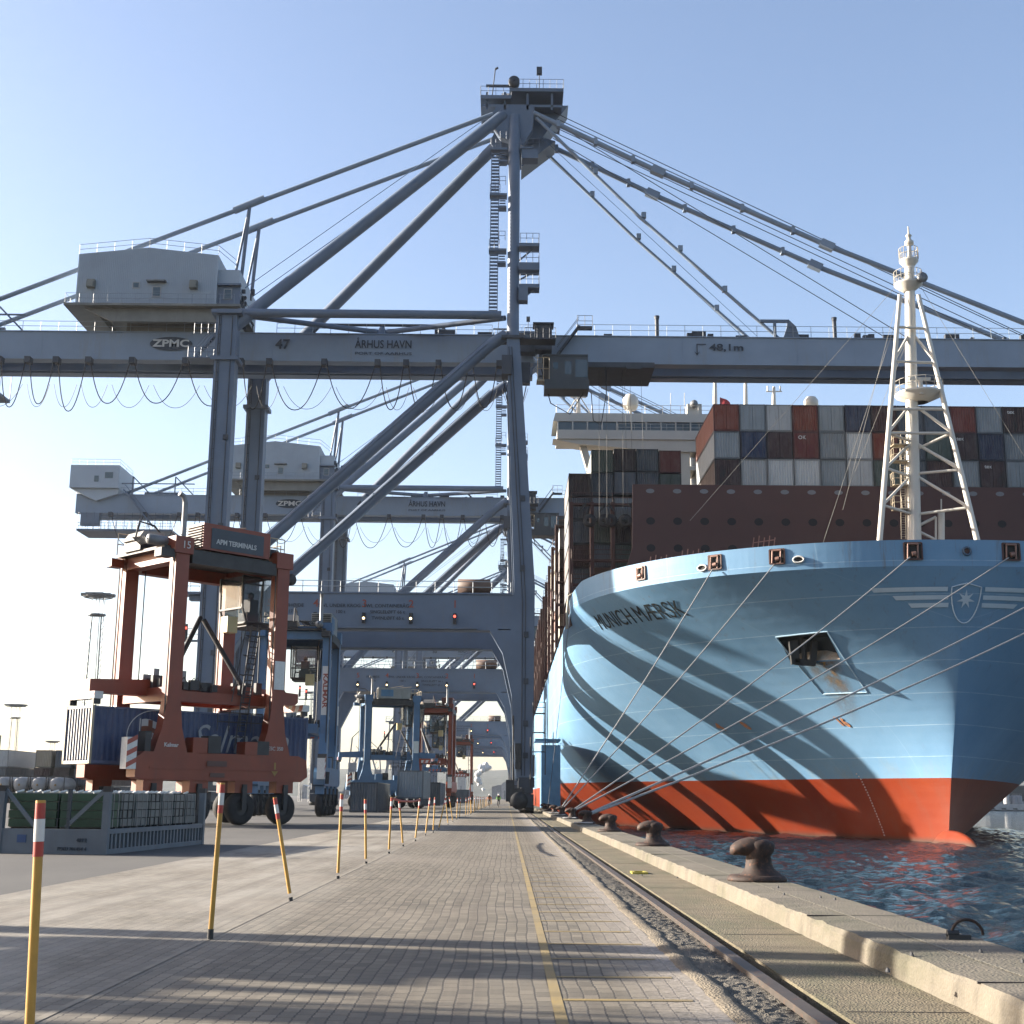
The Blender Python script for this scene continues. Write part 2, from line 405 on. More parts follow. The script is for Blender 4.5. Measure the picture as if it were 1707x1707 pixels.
# ------------------------------------------------------------------ water and far shore
def water_mat():
    m, nt, bs = base_mat('harbour_water'); p = pos(nt)
    n1 = noise(nt, 3.2, p, 6, .65, (1, .6, 1)); n2 = noise(nt, .5, p, 4, .6, (1, .6, 1))
    bs.inputs['Base Color'].default_value = (.004, .012, .02, 1); bs.inputs['Roughness'].default_value = .06
    bs.inputs['IOR'].default_value = 1.33
    h = mth(nt, 'ADD', n1, mth(nt, 'MULTIPLY', n2, 2.4)); bump(nt, bs, h, 1.0, .34); return m
WZ = -1.9
from mathutils import noise as mno
def waves():
    mb = MB(); rnd = random.Random(5)
    comps = [(rnd.uniform(-.9, .9)+2.2, L, rnd.uniform(0, 6)) for L in (5.2, 3.7, 2.6, 1.9, 1.4, 1.05, .8)]
    xs = [4.28+.30*i for i in range(190)]; xs += [62, 72, 90, 130, 200, 400, 1000, 5000]
    ys = [-60, -20] + [6+.30*i for i in range(int(60/.3))]
    while ys[-1] < 190: ys.append(ys[-1]+.55)
    ys += [200, 230, 300, 500, 1000, 6000]; nx = len(xs)
    for j, y in enumerate(ys):
        for x in xs:
            z = 0
            if x < 60 and 5 < y < 190:
                for a, L, p in comps: z += L*.0135*math.sin((x*math.cos(a)+y*math.sin(a))*2*PI/L+p+1.4*math.sin(x*.31+p)+1.1*math.sin(y*.23+p))
                z += .10*mno.noise((x*1.1, y*.8, 0))+.045*mno.noise((x*2.3, y*1.8, 4))
                z *= min(1, (x-4.2)/1.5)
            mb.v.append((x, y, WZ+z))
    for j in range(len(ys)-1):
        for i in range(nx-1): mb.f.append((j*nx+i, j*nx+i+1, (j+1)*nx+i+1, (j+1)*nx+i)); mb.sm.append(True)
    return mb
struct('water', waves(), water_mat())
SHORE = speckle('far_shore_ground', (.22, .21, .18), (.30, .29, .26), (.34, .33, .3), 1, bd=.1)
struct('far_shore', MB().box(95, 4000, 474, 5900, -1.7, .2), SHORE)
# far hills, wooded ridge as terrain
def hills(x0, x1, y, h0, n, seed, dep=500):
    rnd = random.Random(seed); mb = MB(); k = 60; top = []
    for i in range(n+1):
        t = i/n; x = x0+(x1-x0)*t
        h = h0*(.75+.18*math.sin(t*9+seed)+.08*math.sin(t*23+seed*2)+.03*math.sin(t*71))+rnd.uniform(-.02, .02)*h0
        mb.v += [(x, y, -2), (x, y+dep*.3, h*.6), (x, y+dep*.7, h), (x, y+dep*1.4, -2)]
    for i in range(n):
        for j in range(3): a = i*4+j; mb.f.append((a, a+4, a+5, a+1)); mb.sm.append(True)
    return mb
HILL = speckle('wooded_hill', (.045, .055, .045), (.075, .085, .065), (.12, .12, .10), .02, bd=2)
struct('hills', hills(-2600, 2600, 2600, 72, 160, 3), HILL)

# ================================================================== THE SHIP
Z0 = -3.0; XC = 35.4; BM = 29.4; ZK = 19.15; ZT = 21.2; ZR = 3.2
def level(z):
    t = max(0.0, min(1.0, (z-Z0)/(ZK-Z0))); w = t**1.7
    p = 1 - .53*w; L = 88 + (30-88)*t**.95
    ys = 109.0 - 8.6*t**1.2
    k = 1.0
    return p, L, ys, k
def nn(z): t = max(0.0, min(1.0, (z-Z0)/(ZK-Z0))); return 1.08 + 1.07*t**1.0      # fine entry at the waterline, full above
def hb(u, z):
    p, L, ys, k = level(min(z, ZK)); u = max(0, min(1, u))
    return BM*k*(1-(1-u)**nn(min(z, ZK)))**p
def hy(u, z): p, L, ys, k = level(min(z, ZK)); return ys + L*u
def hull_pt(u, z, side=-1, off=0.0):
    return Vector((XC + side*(hb(u, z)+off), hy(u, z), z))
def hull_b_at(Y, z):
    p, L, ys, k = level(min(z, ZK)); return hb((Y-ys)/L, z) if Y > ys else -1
def hull_Y_at(X, z):
    p, L, ys, k = level(min(z, ZK)); q = min(1, abs(X-XC)/(BM*k))
    u = 1-(1-q**(1/p))**(1/nn(min(z, ZK))); return ys + L*u
def hull_hit(px, py):
    d = ray(px, py); prev = None
    for i in range(4000):
        Y = 85 + i*.1; P = CAM + d*(Y/d.y); X, z = P.x, P.z
        b = hull_b_at(Y, z) if z > -2 else -1
        inside = b >= 0 and abs(X-XC) < b and z < ZT
        if inside: return P
    return None
def hull_uv(px, py):
    P = hull_hit(px, py); p, L, ys, k = level(min(P.z, ZK)); return (P.y-ys)/L, P.z
def hull_n(u, z, side=-1):
    a = hull_pt(u, z, side); du = hull_pt(min(u+.01, 1), z, side)-hull_pt(max(u-.01, 0), z, side)
    dz = hull_pt(u, z+.2, side)-hull_pt(u, z-.2, side)
    n = du.cross(dz).normalized()
    if n.y > 0 or n.x*side < 0 and abs(n.x) > .3: n = -n if n.y > 0 else n
    return n
def hull_mat():
    m, nt, bs = base_mat('hull_paint'); p = pos(nt); s = sep(nt, p)
    n1 = noise(nt, .12, p, 6, .65); n2 = noise(nt, .8, p, 6, .7, (1, 1, .25)); n3 = noise(nt, 6, p, 4, .7, (1, 1, .4))
    blue = mixc(nt, (.096, .20, .32), (.135, .25, .38), ramp(nt, n1, .3, .7))
    blue = mixc(nt, blue, (.13, .22, .29), ramp(nt, n2, .55, .8, 0, .3))
    red = mixc(nt, (.125, .013, .002), (.17, .025, .004), ramp(nt, n1, .3, .7))
    red = mixc(nt, red, (.12, .035, .02), ramp(nt, n2, .5, .75, 0, .5))
    wl = ramp(nt, mth(nt, 'ADD', s[2], mth(nt, 'MULTIPLY', n3, .25)), -1.75, -1.3, 1, 0)
    red = mixc(nt, red, (.06, .03, .02), wl)
    # weathering streaks running down the plates, and scum above the boot top
    n7 = noise(nt, 1.6, p, 7, .75, (1, 1, .07)); hi = ramp(nt, s[2], 8, 19, 0, 1)
    blue = mixc(nt, blue, (.11, .10, .075), mth(nt, 'MULTIPLY', ramp(nt, n7, .56, .76, 0, .7), mth(nt, 'ADD', mth(nt, 'MULTIPLY', hi, .8), .2)))
    blue = mixc(nt, blue, (.17, .20, .19), mth(nt, 'MULTIPLY', ramp(nt, s[2], 3.2, 5.2, 1, 0), ramp(nt, n2, .45, .7, 0, .6)))
    n8 = noise(nt, 1.1, p, 7, .75, (1, 1, .35)); red = mixc(nt, red, (.12, .045, .025), mth(nt, 'MULTIPLY', ramp(nt, n8, .58, .75, 0, .5), ramp(nt, s[2], 1.5, 3.2, .25, 1)))
    lin = mth(nt, 'GREATER_THAN', mth(nt, 'ADD', s[2], mth(nt, 'MULTIPLY', n3, .07)), ZR+.035)
    c = mixc(nt, red, blue, lin)
    # plate seams : thin weld lines
    mz = mth(nt, 'ABSOLUTE', mth(nt, 'SUBTRACT', mth(nt, 'FRACT', mth(nt, 'DIVIDE', s[2], 2.45)), .5))
    my = mth(nt, 'ABSOLUTE', mth(nt, 'SUBTRACT', mth(nt, 'FRACT', mth(nt, 'DIVIDE', s[1], 7.3)), .5))
    seam = mth(nt, 'MULTIPLY', mth(nt, 'MAXIMUM', mth(nt, 'GREATER_THAN', mz, .489), mth(nt, 'MULTIPLY', mth(nt, 'GREATER_THAN', my, .4975), .35)), ramp(nt, n2, .3, .55, .03, .32))
    c = mixc(nt, c, (.45, .58, .66), mth(nt, 'MULTIPLY', seam, lin))
    # rub marks
    n4 = noise(nt, .45, p, 9, .78, (1, .5, 2.2))
    c = mixc(nt, c, (.10, .13, .14), ramp(nt, n4, .655, .74, 0, .55))
    nt.links.new(c, bs.inputs['Base Color']); bs.inputs['Roughness'].default_value = .55; bs.inputs['Specular IOR Level'].default_value = .22
    n5 = noise(nt, .5, p, 3, .5)
    dent = mth(nt, 'MULTIPLY', mth(nt, 'PINGPONG', s[2], .42), .35)
    bump(nt, bs, mth(nt, 'ADD', mth(nt, 'ADD', n5, dent), mth(nt, 'MULTIPLY', seam, .3)), .22, .12); return m
HULLM = hull_mat()
ship = thing('container_ship', 'pale blue container ship with a red waterline, its huge bow moored at the quay', 'ship', (XC, 300, WZ))
SX = Vector((XC, 300, WZ))
def sp(mb, name, mat, parent=None):
    """ship part: built in place, stored relative to the ship"""
    mb.v = [(v[0]-SX.x, v[1]-SX.y, v[2]-SX.z) for v in mb.v]
    return mb.build(name, mat, parent or ship)
# parameter grid with the anchor pocket cut out
corn = [hull_uv(*p) for p in ((1293, 1062), (1378, 1053), (1405, 1097), (1325, 1106))]
pu0 = sum(c[0] for c in (corn[1], corn[2]))/2; pu1 = sum(c[0] for c in (corn[0], corn[3]))/2
pz1 = (corn[0][1]+corn[1][1])/2; pz0 = (corn[2][1]+corn[3][1])/2
if pu1 < pu0: pu0, pu1 = pu1, pu0
us = sorted(set([0] + [round((i/56)**1.9, 6) for i in range(57)] + [pu0, pu1]))
zs = sorted(set([-4.5, -3, -1.9, -1.2, 0, 1.2, 2.2, ZR] + [round(ZR + (ZK-ZR)*i/26, 4) for i in range(27)] + [pz0, pz1]))
zs = [z for i, z in enumerate(zs) if i == 0 or z-zs[i-1] > .02 or z in (pz0, pz1)]
hullm = MB()
for side in (-1, 1):
    idx = {}
    n0 = len(hullm.v)
    for j, z in enumerate(zs):
        for i, u in enumerate(us):
            idx[i, j] = len(hullm.v); hullm.v.append(tuple(hull_pt(u, z, side)))
        idx[len(us), j] = len(hullm.v); hullm.v.append((XC+side*BM*level(z)[3], 470, z))
    for j in range(len(zs)-1):
        for i in range(len(us)):
            if side < 0 and i < len(us)-1:
                um = (us[i]+us[i+1])/2; zm = (zs[j]+zs[j+1])/2
                if pu0 < um < pu1 and pz0 < zm < pz1: continue
            f = (idx[i, j], idx[i+1, j], idx[i+1, j+1], idx[i, j+1])
            hullm.f.append(f if side > 0 else tuple(reversed(f))); hullm.sm.append(True)
# transom
hullm.add([(XC-BM, 470, -4), (XC+BM, 470, -4), (XC+BM, 470, ZK), (XC-BM, 470, ZK)], [(0, 1, 2, 3)])
hull = sp(hullm, 'hull', HULLM)
mod = None
# bulbous bow just breaking the surface
mb = MB()
rings = []; yb0, yb1 = 101.0, 112.0
for i in range(17):
    y = yb0+(107.5-yb0)*i/13 if i < 14 else 107.5+(i-13)*1.5
    q = math.sqrt(max(0, 1-((107.5-y)/6.5)**2)) if y < 107.5 else 1
    rings.append((max(q, .01), y))
n = 24; vs = []
for q, y in rings:
    for j in range(n):
        a = 2*PI*j/n; vs.append((XC+math.cos(a)*q*.9, y, -3.5+math.sin(a)*q*2.6))
mb.add(vs, [(i*n+j, (i+1)*n+j, (i+1)*n+(j+1) % n, i*n+(j+1) % n) for i in range(16) for j in range(n)], True)
sp(mb, 'bulbous_bow', HULLM)
# bulwark above the knuckle, with thickness and a flat rim
BULW = HULLM
mb = MB(); ub = [(i/70)**1.7*.93 for i in range(71)]
for side in (-1, 1):
    def zt(u): return ZT - max(0, u-.72)*4.5
    ring = []
    for u in ub:
        P = hull_pt(u, ZK, side); n_ = Vector((side*.0, 0, 0))
        inn = Vector((XC, P.y+ (14 if u < .3 else 4), 0)) - Vector((P.x, P.y, 0)); inn.normalize()
        lean = .10
        ring.append([(P.x, P.y, ZK), (P.x-inn.x*lean, P.y-inn.y*lean, zt(u)), (P.x+inn.x*.22, P.y+inn.y*.22, zt(u)), (P.x+inn.x*.25, P.y+inn.y*.25, ZK)])
    b0 = len(mb.v)
    for r_ in ring: mb.v += r_
    for i in range(len(ring)-1):
        for j in range(3):
            f = (b0+i*4+j, b0+(i+1)*4+j, b0+(i+1)*4+j+1, b0+i*4+j+1)
            mb.f.append(f if side > 0 else tuple(reversed(f))); mb.sm.append(False)
    e = b0+(len(ring)-1)*4; mb.f.append((e, e+1, e+2, e+3)); mb.sm.append(False)
sp(mb, 'bulwark', BULW)
# decks
mb = MB(); vs = []
for side in (-1, 1):
    pts = [hull_pt(u, ZK-.25, side) for u in us[::3]]
    base = len(mb.v); mb.v += [tuple(p) for p in pts] + [(XC, p.y, ZK-.25) for p in pts]; k = len(pts)
    for i in range(k-1):
        f = (base+i, base+i+1, base+k+i+1, base+k+i); mb.f.append(f if side < 0 else tuple(reversed(f))); mb.sm.append(False)
mb.box(XC-BM+.05, XC+BM-.05, 129, 470, ZK-1.2, ZK-.3)
sp(mb, 'deck', paint('deck_paint', (.16, .075, .055), .7, 0, .2, .3))
# anchor pocket: box let into the flare
DKB = paint('pocket_paint', (.03, .045, .06), .7, 0, .3, .5, (.10, .05, .02), .5)
c4 = [hull_pt(pu1, pz1), hull_pt(pu0, pz1), hull_pt(pu0, pz0), hull_pt(pu1, pz0)]
inw = Vector((.35, 1, -.10)).normalized()*1.7
mb = MB(); vs = c4 + [c+inw for c in c4]
mb.add(vs, [(0, 4, 5, 1), (1, 5, 6, 2), (3, 2, 6, 7), (0, 3, 7, 4), (4, 7, 6, 5)])
ap = sp(mb, 'anchor_pocket', DKB); ap['label'] = 'recess in the bow with a rusty lower lip'
mb = MB(); L0, L1 = c4[3], c4[2]
NL = 10
for i in range(NL+1):
    t = i/NL; P = L0.lerp(L1, t); hh = .55+.5*math.sin(t*PI)
    mb.v += [tuple(P + Vector((-.02, -.05, .0))), tuple(P + inw*.35 + Vector((0, 0, hh)))]
for i in range(NL): mb.f.append((2*i, 2*i+2, 2*i+3, 2*i+1)); mb.sm.append(True)
LIPR = speckle('rusted_lip', (.50, .48, .43), (.42, .36, .28), (.30, .11, .04), 1.2, (.45, .2, .08), .8, .02, .3)
sp(mb, 'lip', LIPR, None)
mb = MB()
A = c4[0].lerp(c4[1], .5) + inw*.8
mb.bar(A+Vector((-.9, 0, -.3)), A+Vector((-.75, 0, -2.2)), .7, .5); mb.bar(A+Vector((.9, 0, -.3)), A+Vector((.6, 0, -2.3)), .7, .5)
mb.bar(A+Vector((-.8, 0, -2.0)), A+Vector((.8, 0, -2.1)), .5, .5); mb.tube(A, A+Vector((0, 0, -2)), .22)
sp(mb, 'anchor', paint('anchor_black', (.02, .02, .02), .7))
def hull_strip(pts, wd, off, name, mat, close=False):
    mb = MB(); P = [hull_hit(*p) for p in pts]
    if close: P.append(P[0])
    out = []
    for a, b in zip(P[:-1], P[1:]):
        for i in range(8): out.append(a.lerp(b, i/8))
    out.append(P[-1]); Q = []
    for q in out:
        y = hull_Y_at(q.x, q.z); Q.append(Vector((q.x, y-off, q.z)))
    mb.path(Q, wd, 5); return sp(mb, name, mat)
SEAM = paint('pale_weld_line', (.45, .65, .8), .5, 0, .1)
hull_strip([(1293, 1062), (1378, 1053), (1445, 1154), (1371, 1157)], .06, .02, 'doubler_frame', SEAM, True)
# rust run below the pocket
mr, ntr, bsr = base_mat('rust_run'); pr = pos(ntr)
nr = noise(ntr, 1.2, pr, 6, .7, (1, 1, .15)); tc_ = ntr.nodes.new('ShaderNodeAttribute'); tc_.attribute_name = 'fade'
col = mixc(ntr, (.10, .095, .03), (.30, .16, .05), nr)
ntr.links.new(col, bsr.inputs['Base Color']); al = mth(ntr, 'MULTIPLY', ramp(ntr, nr, .38, .62), tc_.outputs['Fac']); ntr.links.new(al, bsr.inputs['Alpha'])
mb = MB(); fade = []; g = 10
e0 = [(1338, 1106), (1372, 1150), (1400, 1200)]; e1 = [(1400, 1101), (1425, 1150), (1440, 1215)]
rows = 12
for r_ in range(rows+1):
    t = r_/rows*2; i = min(1, int(t)); tt = t-i
    a = Vector(e0[i]).lerp(Vector(e0[i+1]), tt); b = Vector(e1[i]).lerp(Vector(e1[i+1]), tt)
    for k in range(g+1):
        q = a.lerp(b, k/g); P = hull_hit(q.x, q.y); y = hull_Y_at(P.x, P.z)
        mb.v.append((P.x-.012, y-.035, P.z)); fade.append((1-abs(2*k/g-1))**.8*(1-r_/rows)**.9*1.1)
for r_ in range(rows):
    for k in range(g): a = r_*(g+1)+k; mb.f.append((a, a+g+1, a+g+2, a+1)); mb.sm.append(True)
o = sp(mb, 'rust_stain', mr); at_ = o.data.attributes.new('fade', 'FLOAT', 'POINT')
for i, v in enumerate(fade): at_.data[i].value = v
# white-painted openings in the bulwark
def bul_pt(px, dz=0, off=.14):
    d = ray(px, 0); # find hull Y along this column at bulwark height
    best = None
    z = 20.3+dz
    for i in range(2000):
        u = i/2000; P = hull_pt(u, ZK, -1); 
        q = P
        c = (Vector((P.x, P.y, z))-CAM); x = CX + F_PX*c.dot(RIGHT)/c.dot(FWD)
        if best is None or abs(x-px) < best[0]: best = (abs(x-px), u, Vector((P.x, P.y, z)))
        P2 = hull_pt(u, ZK, 1); c = (Vector((P2.x, P2.y, z))-CAM); x = CX + F_PX*c.dot(RIGHT)/c.dot(FWD)
        if abs(x-px) < best[0]: best = (abs(x-px), u, Vector((P2.x, P2.y, z)))
    u = best[1]; P = best[2]; sd_ = -1 if P.x < XC else 1
    t = (hull_pt(min(1, u+.01), ZK, sd_)-hull_pt(max(0, u-.01), ZK, sd_)); t.z = 0; t.normalize()
    if t.x < 0: t = -t
    n_ = Vector((t.y, -t.x, 0))
    if n_.y > 0: n_ = -n_
    return P + n_*off, t, n_
BRN = paint('rust_brown_paint', (.09, .035, .025), .6, 0, .2, 2)
BLK = flat('hole_shade', (.012, .012, .014), .8)  # flat near-black faces: shade inside ports and holes put into the colour
fair = []
for px, wd_, ht_ in ((1070, 1.15, 1.1), (1193, 1.15, 1.15), (1296, 1.2, 1.15), (1521, 1.35, 1.3), (1683, 1.35, 1.3)):
    P, t, n_ = bul_pt(px); up = Vector((0, 0, 1))
    mb = MB(); w_, h_ = wd_/2, ht_/2
    for a, b in (((-w_, -h_), (w_, -h_)), ((-w_, h_), (w_, h_)), ((-w_, -h_), (-w_, h_)), ((w_, -h_), (w_, h_))):
        mb.bar(P+t*a[0]+up*a[1], P+t*b[0]+up*b[1], .11, .10, n_)
    fr = sp(mb, 'mooring_port', BRN)
    q = P - n_*.05; mb = MB().add([tuple(q-t*w_-up*h_), tuple(q+t*w_-up*h_), tuple(q+t*w_+up*h_), tuple(q-t*w_+up*h_)], [(0, 1, 2, 3)])
    sp(mb, 'opening', BLK, fr)
    mb = MB(); q = P+n_*.06
    for s_ in (-.28, .28): mb.tube(q+t*(s_-.05)*wd_-up*.45*ht_, q+t*s_*wd_+up*.42*ht_, .07, 8)
    mb.tube(q-t*.3*wd_+up*.42*ht_, q+t*.3*wd_+up*.42*ht_, .09, 8); mb.tube(q-t*.12+up*-.25, q+t*.2+up*-.2, .2, 8)
    sp(mb, 'roller', paint('roller_steel', (.32, .18, .14), .5, .3, .2, 4), fr); fair.append(P)
for px in (1172, 1332):
    P, t, n_ = bul_pt(px, -.35); mb = MB(); pts = [P + t*.42*math.cos(a*PI/9) + Vector((0, 0, .24*math.sin(a*PI/9))) for a in range(19)]
    mb.path(pts, .08, 6); fr = sp(mb, 'oval_chock', flat('white_rim', (.7, .7, .68)))
    mb = MB(); q = P - n_*.06; mb.add([tuple(q + t*.4*math.cos(a*PI/9) + Vector((0, 0, .22*math.sin(a*PI/9)))) for a in range(18)], [tuple(range(18))]); sp(mb, 'opening', BLK, fr)
P, t, n_ = bul_pt(1604); mb = MB(); pts = [P + t*.3*math.cos(a*PI/9) + Vector((0, 0, .3*math.sin(a*PI/9))) for a in range(19)]
mb.path(pts, .09, 6); fr = sp(mb, 'centre_chock', paint('chock_blue', (.06, .12, .2))); 
q = P - n_*.06; sp(MB().add([tuple(q + t*.27*math.cos(a*PI/9) + Vector((0, 0, .27*math.sin(a*PI/9)))) for a in range(18)], [tuple(range(18))]), 'opening', BRN, fr)
# name on the bow, wrapped onto the flare
def hull_text(txt, pa, pb, hgt, mat, name, bold=.01, depth=.01, shear=0, lean=0):
    vs, fs = text_mb(txt, 1.0, None, 'LEFT', bold, shear, depth)
    x0 = min(v[0] for v in vs); x1 = max(v[0] for v in vs); A, B = hull_hit(*pa), hull_hit(*pb); mb = MB(); out = []
    for v in vs:
        t = (v[0]-x0)/(x1-x0); X = A.x+(B.x-A.x)*t; z = A.z+(B.z-A.z)*t + v[1]*hgt
        # keep the letter height on the sloping plate: shift X along the section
        Y = A.y+(B.y-A.y)*t - v[1]*hgt*lean; b = hull_b_at(Y, z)
        out.append((XC-b-.05-v[2], Y-.03-v[2], z))
    mb.add(out, fs); return sp(mb, name, mat)
hull_text('MUNICH MÆRSK', (998, 1040), (1143, 1015), 1.75, flat('name_paint', (.012, .022, .025), .6), 'ship_name', -.004, lean=.75)
# shield with a seven-pointed star and wing stripes on the stem
EMB = flat('emblem_paint', (.62, .78, .92), .5)
EC = at(1600, 998, 100.5)
def wrapf(x, z, off=.05): return (x, hull_Y_at(x, z)-off, z)
mb = MB(); cx_, cz_ = XC+.1, EC.z+.1
sh = []
for i in range(41):
    t = i/40
    if t < .5: tt = t*2; sh.append((-1.15+2.3*tt, 1.15+.28*(1-abs(2*tt-1))))
    else: tt = (t-.5)*2; a = tt*PI; sh.append((1.15*math.cos(a)*(1-.0*tt), 1.15-2.65*math.sin(a)**.8 if False else 1.15-2.65*math.sin(a)))
mb.path([wrapf(cx_+x, cz_+z-.25, .07) for x, z in sh], .05, 5)
st = []
for i in range(14):
    a = PI/2+i*PI/7; r_ = .72 if i % 2 == 0 else .27; st.append((cx_+r_*math.cos(a), cz_+r_*math.sin(a)))
mb.v.append(wrapf(cx_, cz_, .09)); c0 = len(mb.v)-1
for x, z in st: mb.v.append(wrapf(x, z, .09))
for i in range(14): mb.f.append((c0, c0+1+i, c0+1+(i+1) % 14)); mb.sm.append(False)
for sd_ in (-1, 1):
    for (x0, x1, dz) in ((1.45, 6.9, .75), (1.35, 5.2, .15), (1.3, 4.0, -.42)):
        N = 24; b0 = len(mb.v)
        for i in range(N+1):
            x = x0+(x1-x0)*i/N; hh = .16
            for k, zz in enumerate((dz-hh, dz+hh)):
                xx = x + (.3 if k == 1 else 0)*(i/N); mb.v.append(wrapf(cx_+sd_*xx, cz_+zz, .08))
        for i in range(N):
            f = (b0+2*i, b0+2*i+2, b0+2*i+3, b0+2*i+1); mb.f.append(f if sd_ > 0 else tuple(reversed(f))); mb.sm.append(False)
sp(mb, 'emblem', EMB)
# draught mark and small orange frame marks
OM = flat('draught_paint', (.55, .25, .12), .6)
def hull_poly(pts, mat, name, off=.05):
    mb = MB(); P = [hull_hit(*p) for p in pts]; mb.add([(p.x, hull_Y_at(p.x, p.z)-off, p.z) for p in P], [tuple(range(len(P)))]); return sp(mb, name, mat)
hull_text('16', (1399, 1203), (1416, 1206), 1.0, OM, 'draught_mark', .04)
hull_text('4', (1196, 1212), (1207, 1213), .9, OM, 'frame_mark', .04); hull_text('8', (1240, 1210), (1250, 1211), .9, OM, 'frame_mark', .04)
for i in range(22):
    px = 1420+i*2.1+(i*i)*.03; py = 1268+i*5.6
    P = hull_hit(px, py)
mb = MB()
for i in range(24):
    t = i/23; px = 1428+ (1474-1428)*t**.8; py = 1290+(1392-1290)*t; P = hull_hit(px, py)
    if P: mb = MB(); mb.box(P.x-.05, P.x+.05, hull_Y_at(P.x, P.z)-.06, hull_Y_at(P.x, P.z)+.05, P.z-.06, P.z+.06); sp(mb, 'draught_dot', flat('dot_paint', (.6, .5, .45)))

# foremast tower on the forecastle
MY = 113.0
fm = sp(MB().path([at(1524, 905, MY), at(1519, 620, MY), at(1516, 440, MY)], .62, 18, .42), 'foremast', WHITEP)
mast = fm; mo = Vector((0, 0, 0))
feet = [at(1466, 905, MY-2.5), at(1630, 905, MY-2.5)]; heads = [at(1500, 492, MY-.6), at(1531, 492, MY-.6)]
mb = MB()
for a, b in zip(feet, heads): mb.tube(a, b, .26, 12, .2)
def onleg(i, t): return feet[i].lerp(heads[i], t)
def oncol(y): return at(1524-(905-y)*.0172, y, MY)
sp(mb, 'mast_leg', WHITEP, mast)
mb = MB()
def br(p, q, r=.13): sp(MB().tube(p, q, r, 8), 'mast_brace', WHITEP, mast)
def ly(i, y):   # point on leg i at picture height y
    return at([1466, 1630][i]+([1500, 531+1000][i]-[1466, 1630][i])*(905-y)/(905-492), y, MY-2.5+1.9*(905-y)/413)
for y0_, y1_ in ((842, 853), (787, 783), (722, 722), (682, 682), (602, 605), (545, 548)):
    br(ly(0, y0_), ly(1, y1_)) if y0_ in (722, 682, 602, 545) else None
br(ly(0, 842), oncol(858)); br(oncol(858), ly(1, 846)); br(ly(0, 842), oncol(790)); br(oncol(790), ly(1, 846))
br(oncol(790), ly(1, 783)); br(ly(0, 780), oncol(796)); br(ly(0, 780), oncol(735)); br(oncol(735), ly(1, 783)); br(ly(1, 722), oncol(752)); br(ly(0, 722), oncol(737)); br(ly(1, 780), oncol(737))
br(ly(0, 720), oncol(672)); br(ly(1, 720), oncol(672)); br(ly(0, 600), oncol(552)); br(ly(1, 600), oncol(552))
br(oncol(880), at(1560, 862, MY)); br(oncol(882), at(1560, 900, MY)); br(at(1560, 862, MY), at(1560, 905, MY), .1)
mb = MB()
def plat(y, r, px=None, h=1.1):
    c = at(px, y, MY) if px else oncol(y)
    mb.lathe([(r*.35, -.75), (r, -.1), (r, .08), (.1, .08)], c, 18)
    pts = [c + Vector((r*math.cos(a*PI/8), r*math.sin(a*PI/8), .08)) for a in range(17)]
    mb.railing(pts, h, .9, .03); return c
for a_ in ((658, 2.1, 1532), (474, 1.25, 1514), (435, .85, 1515)): mb = MB(); plat(*a_); sp(mb, 'mast_platform', WHITEP, mast)
mb = MB().path([oncol(440), oncol(408)], .2, 10, .14); c = oncol(405); mb.lathe([(.05, -.4), (.42, -.15), (.42, .1), (.2, .35), (.2, .6), (.3, .7), (.1, .9), (.06, 1.6)], c, 12)
sp(mb, 'mast_light', WHITEP, mast)
c = at(1536, 464, MY-1); mb = MB().lathe([(.05, .25), (.3, .2), (.5, -.3), (.02, -.3)], c, 14, 'y'); sp(mb, 'horn', GREYM, mast)
c = at(1534, 632, MY-1.5); mb = MB().box(c.x-.9, c.x+.9, c.y-.1, c.y+.1, c.z-.1, c.z+.15); mb.tube(c, c-Vector((0, 0, 1.4)), .2); sp(mb, 'radar_scanner', WHITEP, mast)
mb = MB(); 
for k, y in enumerate((852, 812, 772, 745)):
    c = oncol(y) + Vector((-1.3, -.3, 0)); mb.box(c.x-.6, c.x+.7, c.y-.5, c.y+.5, c.z, c.z+.08)
    mb.railing([c+Vector((.7, -.5, .08)), c+Vector((-.6, -.5, .08)), c+Vector((-.6, .5, .08))], 1.1, .6, .035)
mb.tube(oncol(900)+Vector((-.8, -.3, 0)), oncol(735)+Vector((-.8, -.3, 0)), .04, 5); mb.tube(oncol(900)+Vector((-1.2, -.3, 0)), oncol(735)+Vector((-1.2, -.3, 0)), .04, 5)
for k in range(40): 
    c = oncol(900-k*4); mb.tube(c+Vector((-.8, -.3, 0)), c+Vector((-1.2, -.3, 0)), .025, 4)
sp(mb, 'mast_ladder', paint('cream_ladder', (.6, .5, .35)), mast)
mb = MB().tube(at(1569, 905, MY), at(1569, 853, MY), .3, 12); mb.tube(at(1569, 853, MY), at(1569, 832, MY), .06, 6); sp(mb, 'vent_pipe', WHITEP)
mb = MB()
for a, b in (((1515, 470), (1372, 905)), ((1514, 430), (1405, 850)), ((1500, 470), (1150, 868)), ((1530, 470), (1707, 760)), ((1516, 560), (1420, 800))):
    mb.tube(at(*a, MY), at(*b, MY+.5), .018, 5)
sp(mb, 'mast_stay', flat('thin_wire', (.4, .38, .33)), mast)
# deck-side gear on the forecastle edge (frames and handrails)
mb = MB()
for x0_, x1_, y_ in ((1083, 1118, 940), (1136, 1172, 930), (1255, 1290, 908)):
    n = 5
    for i in range(n):
        px = x0_+(x1_-x0_)*i/(n-1); mb.tube(at(px, y_+4, 116), at(px+2, y_-12-3*(i % 2), 116), .045, 5)
    mb.tube(at(x0_, y_-3, 116), at(x1_, y_-8, 116), .05, 5)
sp(mb, 'deck_frame', paint('rusty_pink_frame', (.42, .2, .15), .6))

